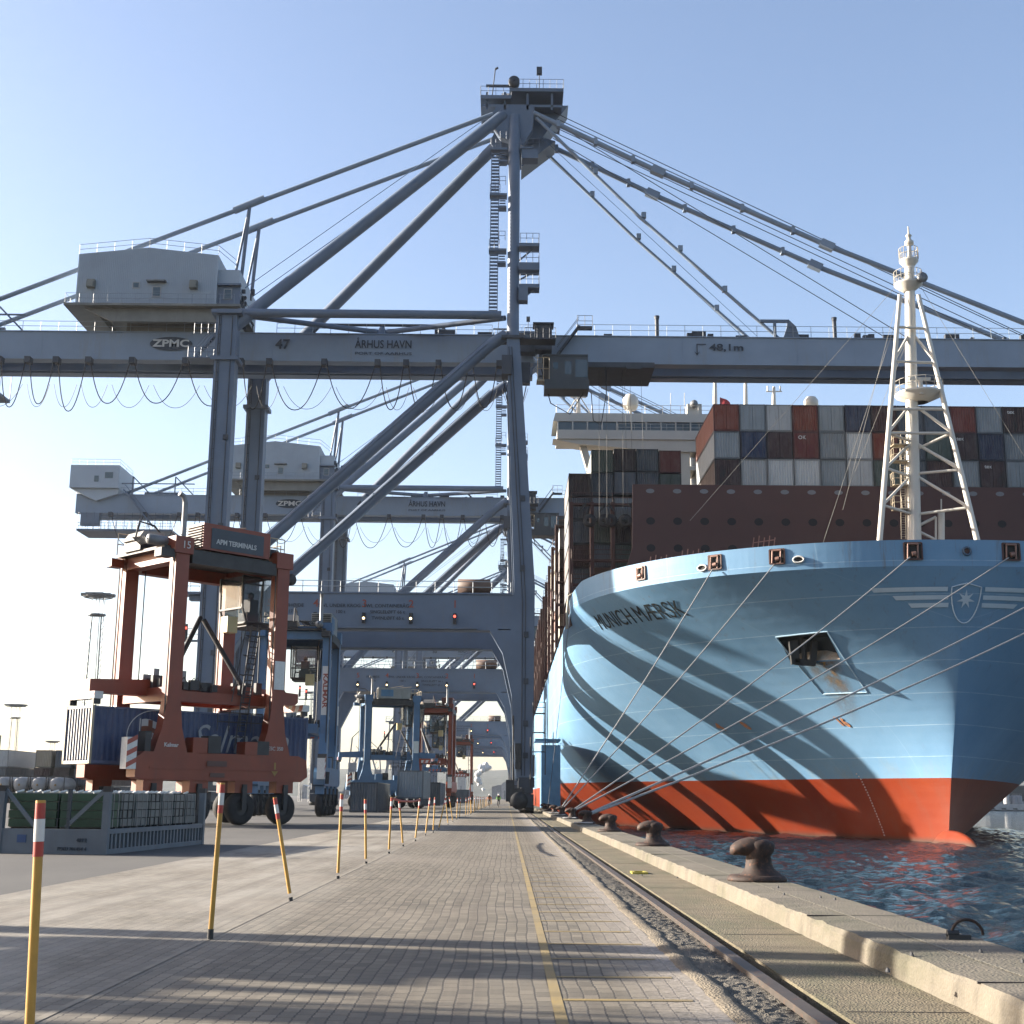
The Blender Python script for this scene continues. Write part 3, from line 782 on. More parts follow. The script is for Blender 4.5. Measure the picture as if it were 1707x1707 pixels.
# breakwater
BWY = 119.3
mb = MB(); zt = at(1400, 815-4.8, BWY).z; zb_ = ZK-.3
xl = at(1055, 815, BWY).x
poly = [(xl-.4, zb_-.02), (xl+1.8, zb_-.02), (XC*2-xl, zb_-.02), (XC*2-xl, zt), (xl, zt), (xl, zt-6.3)]
poly = [(xl-1.6, zb_), (2*XC-xl+1.6, zb_), (2*XC-xl+.1, zt-6), (2*XC-xl, zt), (xl, zt), (xl-.1, zt-6)]
mb.prism(poly, BWY, BWY+.5)
BWM = paint('breakwater_paint', (.085, .030, .025), .65, 0, .12, .3, (.05, .03, .03), .3)
bw = sp(mb, 'breakwater', BWM)
mb = MB(); mb2 = MB()
for i in range(19):
    x = xl+1.6+i*2.5
    for k, yy in enumerate((826, 876, 921)):
        z = at(1400, yy-4.8, BWY).z; tgt = MB()
        tgt.add([(x+(.42 if k else .4)*math.cos(a*PI/6), BWY-.012, z+(.36 if k else .22)*math.sin(a*PI/6)) for a in range(12)], [tuple(range(12))])
        sp(tgt, 'grey_port' if k == 0 else 'lightening_hole', flat('grey_cover', (.22, .23, .25)) if k == 0 else BLK, bw)

# ---- containers
def cont_wall(L=12.1, W=2.438, Hh=2.59, ribs=9):
    mb = MB(); w2 = W/2
    # front end (local y=0) corrugated, sides corrugated with few ribs, back and roof plain
    def corr(n, a, b, depth):
        pts = []
        for i in range(n):
            x0 = a+(b-a)*i/n; dx = (b-a)/n
            pts += [(x0, 0), (x0+dx*.2, depth), (x0+dx*.5, depth), (x0+dx*.7, 0)]
        return pts + [(b, 0)]
    z0, z1 = .14, Hh-.1
    P = corr(ribs, -w2+.12, w2-.12, .05)
    b0 = len(mb.v)
    for x, d in P: mb.v += [(x, .03+d, z0), (x, .03+d, z1)]
    for i in range(len(P)-1): mb.f.append((b0+2*i, b0+2*i+2, b0+2*i+3, b0+2*i+1)); mb.sm.append(False)
    for sd_ in (-1, 1):
        P = corr(40, .12, L-.12, .04); b0 = len(mb.v)
        for y, d in P: mb.v += [(sd_*(w2-.03-d), y, z0), (sd_*(w2-.03-d), y, z1)]
        for i in range(len(P)-1):
            f = (b0+2*i, b0+2*i+1, b0+2*i+3, b0+2*i+2); mb.f.append(f if sd_ > 0 else tuple(reversed(f))); mb.sm.append(False)
    mb.add([(-w2+.1, L-.04, z0), (w2-.1, L-.04, z0), (w2-.1, L-.04, z1), (-w2+.1, L-.04, z1)], [(3, 2, 1, 0)])
    mb.add([(-w2+.05, .05, z1), (w2-.05, .05, z1), (w2-.05, L-.05, z1), (-w2+.05, L-.05, z1)], [(0, 1, 2, 3)])
    mb.add([(-w2+.05, .05, z0), (w2-.05, .05, z0), (w2-.05, L-.05, z0), (-w2+.05, L-.05, z0)], [(3, 2, 1, 0)])
    return mb
def cont_frame(L=12.1, W=2.438, Hh=2.59):
    mb = MB(); w2 = W/2
    for x in (-w2, w2-.13):
        for y in (0, L-.13): mb.box(x, x+.13, y, y+.13, .1, Hh-.1)
    for y in (0.004, L-.104):
        mb.box(-w2+.13, w2-.13, y, y+.1, 0, .15); mb.box(-w2+.13, w2-.13, y, y+.1, Hh-.12, Hh-.01)
    for x in (-w2+.003, w2-.083):
        mb.box(x, x+.08, .13, L-.13, 0.01, .16); mb.box(x, x+.08, .13, L-.13, Hh-.1, Hh-.02)
    for x in (-w2-.005, w2-.165):
        for y in (-.005, L-.165):
            for z in (0, Hh-.12): mb.box(x, x+.17, y, y+.17, z, z+.12)
    return mb
def cont_doors(W=2.438, Hh=2.59):
    mb = MB()
    for s_ in (-1, 1):
        mb.box(*sorted((s_*.02, s_*(W/2-.14))), -.012, .025, .16, Hh-.13)
        for q in (.3, .85):
            mb.tube((s_*q, -.04, .12), (s_*q, -.04, Hh-.1), .022, 6)
            mb.box(s_*q-.05, s_*q+.05, -.06, -.02, 1.0, 1.12)
    return mb
_wall = cont_wall().build('wall', CONT); _frame = cont_frame().build('frame', CONT); _door = cont_doors().build('door', CONT)
_W, _Fm, _D = _wall.data, _frame.data, _door.data
for o in (_wall, _frame, _door): bpy.data.objects.remove(o)
COLS = {'grey': (.25, .285, .31), 'pale grey': (.50, .52, .53), 'maroon': (.055, .024, .024), 'rust red': (.17, .036, .026),
        'orange-brown': (.21, .052, .028), 'dark blue': (.022, .038, .085), 'slate': (.085, .105, .13), 'green-grey': (.085, .11, .095), 'white': (.62, .58, .52), 'tan': (.38, .33, .25),
        'dark brown': (.042, .024, .023), 'blue': (.03, .06, .15), 'green': (.03, .08, .06)}
def container(colname, loc, label, group, rz=0, doors=False, name='shipping_container', hk=1.0):
    c = COLS[colname]; v = random.uniform(.52, .76); c = (c[0]*v, c[1]*v, c[2]*v, 1)
    t = thing(name, label, 'container', loc, rz, group)
    for nm, me in (('wall', _W), ('frame', _Fm)) + ((('door', _D),) if doors else ()):
        o = bpy.data.objects.new(nm, me); C.objects.link(o); o.parent = t
        o.color = c if nm != 'frame' else (c[0]*.5, c[1]*.5, c[2]*.5, 1); o.scale = (1, 1, hk)
    return t
ORD = ['first', 'second', 'third', 'fourth', 'fifth', 'sixth', 'seventh', 'eighth', 'ninth', 'tenth', 'eleventh', 'twelfth', 'thirteenth', 'fourteenth']
# front bay behind the breakwater: rows from the top, columns from the left of the stack
TOP = ['orange-brown', 'grey', 'pale grey', 'orange-brown', 'grey', 'dark blue', 'maroon', 'slate', 'slate', 'rust red', 'grey', 'maroon', 'grey']
MID = ['grey', 'dark blue', 'maroon', 'rust red', 'grey', 'pale grey', 'orange-brown', 'slate', 'green-grey', 'maroon', 'dark blue', 'grey', 'slate']
BOT = ['maroon', 'pale grey', 'pale grey', 'pale grey', 'grey', 'pale grey', 'green-grey', 'slate', 'maroon', 'grey', 'maroon', 'grey', 'maroon']
CY_ = 120.6; x0c = at(1190, 745, CY_).x; zc0 = at(1400, 815-4.8, CY_).z; TH = 2.68
zc0 = zc0 - .1
for r_, (row, nm) in enumerate(zip((BOT, MID, TOP), ('bottom', 'middle', 'top'))):
    for i, cn in enumerate(row):
        t = container(cn, (x0c+1.25+2.5*i, CY_+random.uniform(-.06, .06), zc0+r_*TH), f'{cn} container, {ORD[i]} from left in {nm} tier above the dark breakwater wall', 'containers stacked behind the breakwater', 0, doors=random.random() < .45, hk=1.028)
        if cn == 'maroon' and i > 8 or (r_ == 1 and i == 3):
            lettering('tex' if i > 8 else 'OK', .5, -.75, -.03, 2.1, t, LETW, None, 'LEFT', .01)
# lower tiers hidden behind the breakwater are carried by hatch covers
sp(MB().box(x0c, XC*2-x0c, CY_+.3, CY_+12.4, ZK-.3, zc0-.05), 'hatch_cover', BWM)
# second bay, left of it
BY = 143.0
bx = at(985, 780, BY).x
LEFT = [('slate', 36.0, 0), ('maroon', 39, 1), ('grey', 39, 1), ('orange-brown', 39, 1)]
zt2 = at(1060, 747, BY).z
cols2 = [['green-grey', 'slate'], ['dark brown', 'slate'], ['slate', 'slate'], ['rust red', 'green-grey']]
for i in range(4):
    for k in range(2):
        cn = cols2[i][k]; z = zt2 - TH*(k+1) - (.15 if i in (0, 3) else 0)
        container(cn, (bx+1.28+2.53*i, BY, z), f'{cn} container, {ORD[i]} from left, {"top" if k == 0 else "second"} tier of small stack under bridge wing', 'small container stack below the bridge wing', doors=(i % 2 == 1))
    for k in range(2, 5):
        cn = random.choice(['slate', 'grey', 'green-grey', 'dark brown']); z = zt2 - TH*(k+1) - .2
        container(cn, (bx+1.28+2.53*i, BY, z), f'{cn} container behind brown lashing frame, {ORD[i]} column, {ORD[k]} tier down', 'small container stack below the bridge wing')
zt3 = at(965, 788, BY).z
for k in range(5):
    cn = ['dark brown', 'slate', 'slate', 'maroon', 'slate'][k]
    container(cn, (bx-1.25, BY-.05, zt3-TH*(k+1)), f'{cn} container at outboard edge beside small stack, {ORD[k]} from top', 'small container stack below the bridge wing')
# side bays running aft along the port side
PAL = ['white', 'tan', 'maroon', 'pale grey', 'white', 'rust red', 'tan', 'orange-brown', 'white', 'maroon']
for b in range(12):
    y = 157.5 + b*14.6
    if y > 455: break
    nt_ = 5 if b != 3 else 4
    for k in range(nt_):
        cn = random.choice(PAL)
        container(cn, (XC-BM+1.35, y, ZT-.9+TH*k), f'{cn} container on port side, {ORD[b]} bay behind the bow stacks, {ORD[k]} tier up', 'containers along the port side', doors=False)
# lashing bridges : frames across the ship between bays
LB = paint('lashing_bridge_paint', (.09, .035, .028), .65, 0, .2, .8, (.06, .04, .035), .4)
def lashing(y, ztop, x0=XC-BM-.25, x1=XC-BM+16, n=6):
    mb = MB()
    for i in range(n+1):
        x = x0+(x1-x0)*i/n; mb.box(x-.2, x+.2, y-.35, y+.35, ZK-.3, ztop)
    for z in (ZK+2, ZK+4.7, ZK+7.4, ztop-.35):
        if z < ztop: mb.box(x0, x1, y-.45, y+.45, z, z+.22)
    for z in (ZK+4.95, ZK+7.65, ztop): mb.railing([(x0, y-.45, z), (x1, y-.45, z)], 1.0, 2.5, .035)
    return mb
for b in range(12):
    y = 156.7 + b*14.6
    if y < 460: sp(lashing(y, ZT+12.5, n=3, x1=XC-BM+3), 'lashing_bridge', LB)
ztl = at(1000, 838, 141.6).z
mb = lashing(141.6, ztl, x1=at(1052, 838, 141.6).x+2.5, x0=at(952, 838, 141.6).x, n=4)
sp(mb, 'lashing_bridge', LB)
mb = MB()
for px in (985, 1020):      # arched openings with cable drums
    c = at(px+10, 868, 140.9)
    for s_ in (-.8, .8): mb.lathe([(.3, -.1), (.75, -.1), (.75, .1), (.3, .1)], (c.x+s_, c.y, c.z), 14, 'y')
    mb.bar(c+Vector((-1.9, 0, 1.1)), c+Vector((-1.2, 0, 1.9)), .2); mb.bar(c+Vector((1.9, 0, 1.1)), c+Vector((1.2, 0, 1.9)), .2)
sp(mb, 'hose_drum', DARKM)
# curved chock post at the aft end of the bulwark
P = hull_pt(.93, ZK, -1)
mb = MB().path([P+Vector((-.3, .5, -1.6)), P+Vector((-.3, .3, 0)), P+Vector((-.15, .3, 1.6)), P+Vector((.4, .3, 2.0)), P+Vector((.7, .3, 1.4)), P+Vector((.5, .3, 0))], .14, 8)
sp(mb, 'fender_chock', paint('chock_cream', (.5, .45, .36)))
# bridge
BRY = 157.0
WP = WHITEP
xa = at(922, 700, BRY).x; xb = XC*2-xa
zr_ = at(930, 688, BRY).z; zw1 = at(930, 702, BRY).z; zw0 = at(930, 716, BRY).z; zf = at(930, 731, BRY).z; zu = at(930, 739, BRY).z
mb = MB(); mb.prism([(xa, zw1), (xb, zw1), (xb-.3, zr_), (xa+.3, zr_)], BRY, BRY+7); mb.box(xa+.5, xb-.5, BRY, BRY+5, zf, zw0)
mb.prism([(xa+3, zu), (at(1100, 0, BRY).x, at(1100, 752, BRY).z), (xb-10, zu-1), (xb-3, zu), (xb, zf), (xa, zf)], BRY+.2, BRY+3.0)
mb.prism([(at(964, 0, BRY).x, zu+.3), (at(975, 0, BRY).x, zu+.3), (at(998, 0, BRY).x, zu-7), (at(990, 0, BRY).x, zu-7)], BRY+1, BRY+2.2)
mb.box(at(1135, 800, BRY).x, at(1152, 800, BRY).x, BRY+.5, BRY+6, ZK-.5, zu+.2); mb.box(at(1163, 800, BRY).x, XC*2-at(1163, 800, BRY).x, BRY+.4, BRY+12, ZK-.5, zf)
mb.box(at(1135, 0, BRY).x, at(1175, 0, BRY).x, BRY+.6, BRY+5, zu-3.1, zu-2.6); mb.box(at(1135, 0, BRY).x, at(1175, 0, BRY).x, BRY+.6, BRY+5, zu-6.1, zu-5.6)
bridge = sp(mb, 'bridge', WP)
mb = MB(); mb.box(xa+.5, xb-.5, BRY+.25, BRY+6.8, zw0, zw1); sp(mb, 'bridge_window', GLASS, bridge)
mb = MB(); x = xa+.6
while x < xb: mb.box(x-.08, x+.08, BRY-.01, BRY+.2, zw0, zw1); x += 1.82
sp(mb, 'window_post', WP, bridge)
mb = MB(); mb.railing([(xa+.4, BRY+.2, zr_), (xb-.4, BRY+.2, zr_)], 1.1, 2.2, .03); mb.railing([(xa+8, BRY-.05, zw0-.1), (xb-8, BRY-.05, zw0-.1)], .9, 2.0, .02)
sp(mb, 'bridge_railing', WP, bridge)
c = at(1051, 672, BRY+2); mb = MB().lathe([(.02, 1.25), (.6, 1.05), (.98, .5), (1.0, -.3), (.75, -.85), (.18, -.95), (.18, -2.4)], c, 18); sp(mb, 'radome', WP, bridge)
c = at(1352, 672, BRY+2); mb = MB().lathe([(.02, .9), (.6, .75), (.9, .3), (.9, -.3), (.3, -.9), (.3, -2.4)], c, 18); sp(mb, 'radome', WP, bridge)
for px, yt in ((964, 655), (1192, 612), (1243, 628), (1290, 645)):
    mb = MB(); a = at(px, 690, BRY+3); b = at(px, yt, BRY+3); mb.tube(a, b, .32, 10, .18); 
    mb.bar(b+Vector((-1, 0, -.6)), b+Vector((1, 0, -.6)), .12)
    for s_ in (-.8, .8): mb.tube(b+Vector((s_, 0, -.6)), b+Vector((s_, 0, .1)), .1, 6)
    sp(mb, 'signal_mast', WP, bridge)
mb = MB()
for px in (1015, 1118, 1141): mb.tube(at(px, 690, BRY+1), at(px, 655, BRY+1), .04, 5)
c = at(1158, 686, BRY+1); mb.box(c.x-.9, c.x+.9, c.y, c.y+1.5, c.z-.4, c.z+1.0)
mb.tube(at(960, 650, BRY+3), at(985, 690, BRY+3), .08, 6); mb.tube(at(960, 665, BRY+3), at(945, 690, BRY+3), .08, 6)
sp(mb, 'bridge_antenna', WP, bridge)
c = at(1157, 673, BRY+.5); sp(MB().lathe([(.02, -.3), (.45, -.2), (.5, .3), (.02, .35)], c, 12, 'y'), 'searchlight', GREYM, bridge)
mb = MB(); N = 8; c = at(1200, 662, BRY+2)
for i in range(N+1):
    t = i/N
    for j in range(3): mb.v.append((c.x+t*1.3, c.y+.15*math.sin(t*7+j), c.z-.55*j-.7*t**1.5))
for i in range(N):
    for j in range(2): a = i*3+j; mb.f.append((a, a+1, a+4, a+3)); mb.sm.append(True)
sp(mb, 'flag', flat('red_flag', (.45, .03, .04)), bridge)
c = at(905, 1270, 175)
mb = MB().box(XC-BM-2.2, XC-BM-.05, 150, 156, 0.3, at(905, 1243, 152).z); mb.box(XC-BM-2.9, XC-BM-.05, 149.5, 156.5, at(905, 1236, 152).z, at(905, 1233, 152).z)
tag(mb.build('mooring_fender', paint('fender_blue', (.16, .36, .60), .5)), 'tall bright blue fender panel between crane leg and ship side', 'fender')

# ================================================================== SHIP-TO-SHORE CRANES
YN, YF = -8.5, 8.5          # near and far frames, relative to the crane's middle
XL, XW = -28.9, .2          # landside legs, waterside columns
GT, GB = 49.35, 46.4        # girder top and bottom
APX = 76.5
def make_crane(num, Y0, xend=-71.0):
    root = thing('container_crane', 'x', 'crane', (0, Y0, 0), 0, 'quay cranes in a row along the rail')
    G = lambda mb, name, mat=CRANE, par=None: mb.build(name, mat, par or root)
    # landside legs
    for y in (YN, YF):
        s = -1 if y < 0 else 1
        mb = MB().box(XL-1.05, XL+1.05, y-.9, y+.9, 3.2, 49.8)
        for z in (12, 24.5, 33, 41): mb.box(XL-1.08, XL+1.08, y-.93, y+.93, z, z+.06)
        mb.box(XL-1.4, XL+1.4, y-1.2, y+1.2, 44.3, 44.7); mb.box(XL-1.5, XL+1.6, y-1.4, y+1.3, 49.2, 49.6)
        G(mb, 'leg')
    # waterside legs: splayed lower part and vertical column above
    for y in (YN, YF):
        mb = MB()
        P = [(.83, 3.2), (2.45, 3.2), (2.55, 21.5), (.85, 47.2), (-.42, 47.2), (.55, 21.5), (.7, 17), (-.1, 17.05), (.8, 11.5)]
        P = [(.85, 3.2), (2.4, 3.2), (2.55, 21.5), (.86, 47.2), (-.45, 47.2), (-.5, 20.7), (-2.5, 17.2), (-.6, 14.6), (.35, 10.5)]
        # inclined outer face, portal haunch on the inside
        P = [(.85, 3.2), (2.4, 3.2), (2.55, 21.5), (.86, 47.2), (-.45, 47.2), (.55, 21.0), (.2, 17.2), (-1.8, 17.15), (-.55, 15.0), (.35, 11.0)]
        mb.prism(P, y-.85, y+.85); G(mb, 'leg')
        yt = -2.6 if y < 0 else 2.6
        mb = MB().path([(XW, y, 46.8), (XW, y, 49), (XW, yt, 75.2)], .62, 16)
        G(mb, 'column')
    # portal beams with lane numbers
    for y in (YN, YF):
        mb = MB().box(XL+1.05, -1.0, y-.8, y+.8, 17.15, 20.65); mb.box(XL+1.05, .4, y-.95, y+.95, 20.65, 20.8)
        mb.box(-1.02, .6, y-.8, y+.8, 17.3, 20.64)
        mb.prism([(XL+1.05, 17.15), (XL+3.4, 17.15), (XL+1.05, 12.4)], y-.75, y+.75)
        mb.box(-24, -3, y-1.15, y-.8, 17.25, 17.4)
        pb = G(mb, 'portal_beam')
        G(MB().railing([(XL+1.5, y-.9, 20.8), (.2, y-.9, 20.8)], 1.1, 1.9, .035), 'railing', RAILM, pb)
        if y > 0: continue
        yy = y-.83
        for t_, x in (('1', -5.2), ('2', -9.45), ('3', -14.0), ('4', -18.7), ('5', -23.2)):
            lettering(t_, 1.05, x, yy, 19.65, pb, LETR, bold=.01)
            lg = G(MB().box(x-.16, x+.16, yy-.35, yy, 17.75, 18.75), 'signal_light', CABLE, pb)
            red = t_ == '1'
            G(MB().lathe([(.02, -.05), (.12, -.03), (.13, .06)], (x, yy-.37, 18.45 if red else 18.2), 10, 'y'), 'lens', flat('red_lamp', (1, .08, .05), .4, 0, 1.2) if red else flat('amber_lamp', (1, .72, .35), .4, 0, 1.6), lg)
        for t_, x, z, s in (('SWL CONTAINERÅG', -11.85, 19.45, .42), ('SINGLELØFT 66 t', -11.75, 18.85, .4), ('TWINLØFT 65 t', -11.7, 18.25, .4), ('SWL UNDER KROG', -16.4, 19.45, .42), ('100 t', -16.3, 18.85, .4), ('FRIHØJDE', -20.9, 19.45, .42), ('17 m', -20.9, 18.85, .4)):
            lettering(t_, s*1.12, x, yy, z, pb, LETD, bold=.006)
    # cable reel on the portal
    G(MB().lathe([(.02, -1.6), (.75, -1.6), (.75, 1.6), (.02, 1.6)], (-3.4, YN+.4, 21.6), 16, 'x'), 'cable_reel', paint('reel_brown', (.17, .10, .07)))
    # sill beams, cross ties and bogies
    for x in (XL, 1.85):
        G(MB().box(x-.8, x+.8, YN+.9, YF-.9, 3.4, 5.4), 'sill_beam')
        G(MB().box(x-.6, x+.6, YN+.9, YF-.9, 18.1, 20.2), 'tie_beam')
        for y in (YN, YF):
            mb = MB().box(x-.75, x+.75, y-1.1, y+1.1, 2.3, 3.25); mb.box(x-.55, x+.55, y-4.2, y+4.2, 1.75, 2.3)
            for q in (-2.7, 2.7): mb.box(x-.6, x+.6, y+q-1.5, y+q+1.5, .75, 1.7)
            mb.box(x-.45, x+.45, y-4.9, y-4.2, .5, 1.4)
            bg_ = G(mb, 'bogie', CRANE_D)
            mw = MB()
            for q in (-3.9, -3.0, -2.1, -1.2, 1.2, 2.1, 3.0, 3.9): mw.lathe([(.05, -.62), (.36, -.62), (.36, .62), (.05, .62)], (x, y+q, .37), 12, 'x')
            G(mw, 'wheel_set', DARKM, bg_)
    # box and ladders at the foot of the near waterside leg
    mb = MB().box(-.1, .7, YN-1.6, YN-.6, 1.0, 3.0); mb.box(.75, 1.3, YN-1.3, YN-.86, 4, 6.4); mb.tube((.55, YN-1.2, 1), (.55, YN-1.2, 9), .08, 6); mb.tube((2.2, YN-1.2, 1), (2.2, YN-1.2, 7), .06, 6)
    mb.lathe([(.1, -.2), (.8, -.2), (.8, .2), (.1, .2)], (1.1, YN-5.2, 1.1), 16, 'y'); mb.box(.3, 1.6, YN-5.0, YN-4.6, .6, 2.2)
    G(mb, 'drive_unit', DARKM)
    mb = MB()
    for z in (5.6, 7.4, 9.2): mb.box(2.4, 3.6, YN-1.4, YN-.2, z, z+.07)
    for y in (YN-1.4, YN-.2):
        for x in (2.5, 3.6): mb.tube((x, y, 3.5), (x, y, 10.2), .035, 4)
    mb.railing([(2.4, YN-1.4, 9.27), (3.6, YN-1.4, 9.27), (3.6, YN-.2, 9.27)], 1.0, .8, .03)
    G(mb, 'access_cage', CRANE_D)
    # leg platforms and access
    mb = MB().box(XL-3.0, XL-1.05, YN-1.2, YN+.9, 20.4, 20.65); mb.box(XL-2.2, XL-1.05, YN-.6, YN+.4, 19.9, 20.4)
    mb.railing([(XL-1.1, YN-1.15, 20.65), (XL-2.95, YN-1.15, 20.65), (XL-2.95, YN+.8, 20.65)], 1.1, .9, .035)
    G(mb, 'leg_platform', CRANE)
    mb = MB().railing([(XL-3.4, YN-.8, 16.0), (XL-1.1, YN-.8, 16.0)], 1.1, 1.1, .03); mb.box(XL-3.4, XL-1.1, YN-.9, YN+.2, 15.9, 16.0); lp = G(mb, 'signal_platform', CRANE)
    for k, x in enumerate((XL-3.2, XL-2.2)):
        sg = G(MB().box(x-.14, x+.14, YN-1.1, YN-.85, 16.3-.5*k, 18.0-.5*k), 'signal_light', CABLE, lp)
        G(MB().lathe([(.02, -.05), (.12, 0)], (x, YN-1.13, 17.6-.5*k), 10, 'y'), 'lens', flat('red_lamp', (1, .08, .05), .4, 0, 1.2), sg)
    # diagonal braces from girder node to portal
    for y in (YN, YF):
        G(MB().path([(-.5, y, 47.6), (-2.2, y, 46.4), (-25.5, y, 24.4), (XL+.7, y, 21.2)], .62, 18), 'diagonal_brace')
        G(MB().path([(XL+.9, y, 49.7), (-1.0, y, 49.7)], .45, 14), 'tie_tube')
        mb = MB()
        for t_ in (.04, .3, .55, .8, .97):
            c_ = Vector((-2.2, y, 46.4)).lerp(Vector((-25.5, y, 24.4)), t_); d_ = Vector((-23.3, 0, -22)).normalized()*.07; mb.tube(c_-d_, c_+d_, .68, 18)
        mb.tube((-2.4, y-.68, 46.4), (-25.3, y-.68, 24.9), .05, 5); mb.tube((-2.4, y-.5, 46.9), (-25.3, y-.5, 25.4), .03, 5)
        G(mb, 'flange_ring', CRANE)
        mb = MB()
        for q_, r_ in ((-.75, .05), (-.55, .035), (.6, .045)): mb.tube((XL+q_, y-.95, 3.3), (XL+q_, y-.95, 49.0), r_, 5)
        for i in range(46): mb.box(XL-.8, XL-.5, y-.99, y-.94, 4+i, 4.05+i)
        for z_ in (6.5, 9.0, 14.5, 22.5, 27, 36): mb.box(XL+.3, XL+.8, y-1.05, y-.9, z_, z_+.5)
        G(mb, 'leg_conduit', CRANE_D)
        mb = MB()
        for q_ in (1.0, 1.3): mb.tube((q_+.35, y-.9, 3.4), (q_+.35, y-.9, 20), .045, 5); mb.tube((q_+.35, y-.9, 20), (q_-1.2, y-.9, 46), .045, 5)
        for z_ in (5, 8, 12, 16.5, 23, 30): mb.box(1.5-(z_ > 20)*.4, 1.95-(z_ > 20)*.4, y-1.0, y-.86, z_, z_+.55)
        G(mb, 'leg_conduit', CRANE_D)
    mid = (-13.8, -2.4, 49.9)
    for q in ((XL+1.5, YN, 49.4), (-.6, YN, 49.4)): G(MB().tube(q, mid, .28, 10), 'bracing_tube')
    G(MB().lathe([(.7, 0), (.4, .7), (.25, 1.1)], (-13.8, -2.6, GT), 12), 'bearing_post')
    # back legs of the A-frame
    for s in (-1, 1):
        y = YN if s < 0 else YF
        G(MB().path([(-1.0, s*2.7, 75.4), (-4.6, s*3.3, 71.9), (-25.2, y*.9, 51.5), (XL+.6, y, 48.2)], .66, 18), 'back_leg')
    # twin box girder and boom
    yb = ((-3.3, -2.1), (1.5, 2.7))
    for k, (a, b) in enumerate(yb):
        for (x0, x1, nm) in ((xend, 2.4, 'girder'), (3.0, 78, 'boom')):
            mb = MB().box(x0, x1, a, b, GB, GT)
            mb.box(x0, x1, a-.12, b+.12, GT, GT+.1); mb.box(x0, x1, a-.1, b+.1, GB-.1, GB)
            rail_y = b+.15 if k == 0 else a-.45
            mb.box(x0, x1, rail_y, rail_y+.3, GB+.05, GB+.35)
            if k == 1: mb.box(x0, x1, a-.55, a-.02, GB+1.4, GB+1.55)
            x = x0+3
            while x < x1: mb.box(x, x+.05, a-.02, a, GB, GT); x += 6.1
            g_ = G(mb, nm, GIRD)
            if k == 0:
                mr_ = MB()
                if nm == 'girder': mr_.railing([(xend, a, GT+.1), (XL-2, a, GT+.1)], 1.1, 1.9, .03); mr_.railing([(XL+4, a, GT+.1), (-2, a, GT+.1)], 1.1, 1.9, .03)
                else: mr_.railing([(7, a, GT+.1), (78, a, GT+.1)], 1.25, 1.9, .03, (1, .5))
                G(mr_, 'railing', RAILM, g_)
                if nm == 'girder': gird = g_
                else: boom = g_
            else:
                mr_ = MB().railing([(x0, b, GT+.1), (x1, b, GT+.1)], 1.1, 1.9, .03); G(mr_, 'railing', RAILM, g_)
    # cross ties on top of the girder
    mb = MB()
    x = xend+2
    while x < 76:
        if not (-2 < x < 6): mb.box(x, x+.5, -2.1, 1.5, GT-1.0, GT-.2)
        x += 9.5
    G(mb, 'cross_tie')
    yl = -3.43
    lettering(num, 1.5, -24.2, yl, 48.1, gird, LETD, bold=.03)
    lettering('ÅRHUS HAVN', 1.25, -13.5, yl, 48.2, gird, LETD, 6.0, bold=.012); lettering('PORT OF AARHUS', .42, -13.5, yl, 47.2, gird, LETD, 6.0)
    lettering('48,1m', 1.05, 22.9, yl, 48.2, boom, LETD, 3.6, bold=.02)
    G(MB().box(19.7, 19.8, yl-.02, yl, 47.4, 48.6).box(19.8, 20.7, yl-.02, yl, 48.5, 48.6).prism([(19.45, 47.75), (19.75, 47.3), (20.05, 47.75), (19.75, 47.5)], yl-.02, yl), 'arrow_mark', LETD, boom)
    el = [(-36 + 2.25*math.cos(a*PI/16)*(1 if abs(math.cos(a*PI/16)) > .1 else 1), 48.1+.75*math.sin(a*PI/16)) for a in range(32)]
    ov = G(MB().prism(el, yl-.01, yl+.02), 'maker_plate', LETD, gird)
    lettering('ZPMC', 1.1, -36, yl-.02, 48.1, gird, LETW, 3.9, bold=.03)
    # apex head
    mb = MB().prism([(-1.4, 72.6), (1.1, 71.6), (2.2, 73.5), (2.4, 76.2), (-1.9, 76.2), (-2.6, 74.6)], -3.0, -2.0)
    mb.prism([(-1.4, 72.6), (1.1, 71.6), (2.2, 73.5), (2.4, 76.2), (-1.9, 76.2), (-2.6, 74.6)], 2.0, 3.0)
    mb.box(-1.2, 1.4, -2.0, 2.0, 72.8, 75.9); mb.prism([(.8, 72.9), (3.2, 73.2), (6.2, 77.2), (.8, 77.2)], -1.6, 1.6)
    mb.prism([(1.0, 70.2), (4.8, 73.4), (1.0, 74.4)], -.6, 2.6)
    ah = G(mb, 'apex_head')
    mb = MB().box(-3.6, -.2, -3.4, 3.4, 77.0, 77.4); mb.box(-.4, 5.6, -3.4, 3.4, 77.9, 78.3); mb.box(-3.4, 5.4, -3.0, 3.0, 76.2, 76.5)
    for x in (-3, -1, 1.5, 4.2): mb.box(x, x+.25, -3.0, -2.8, 75.9, 78.0)
    mb.railing([(-3.6, 3.3, 77.4), (-3.6, -3.35, 77.4), (-.2, -3.35, 77.4)], 1.1, .9, .03); mb.railing([(-.4, -3.35, 78.3), (5.6, -3.35, 78.3), (5.6, 3.3, 78.3)], 1.1, .8, .03)
    G(mb, 'apex_platform', CRANE, ah)
    mb = MB().box(.9, 2.2, -4.2, -3.0, 70.6, 70.8); mb.railing([(.9, -4.1, 70.8), (2.9, -4.1, 70.8)], 1.0, .7, .03); mb.box(1, 2.8, -4.1, -2.6, 69.5, 70.6); G(mb, 'apex_landing', CRANE, ah)
    mb = MB()
    for x in (-.4, .2, .8): mb.lathe([(.2, -.9), (.85, -.9), (.85, .9), (.2, .9)], (x, 0, 78.6), 14, 'x')
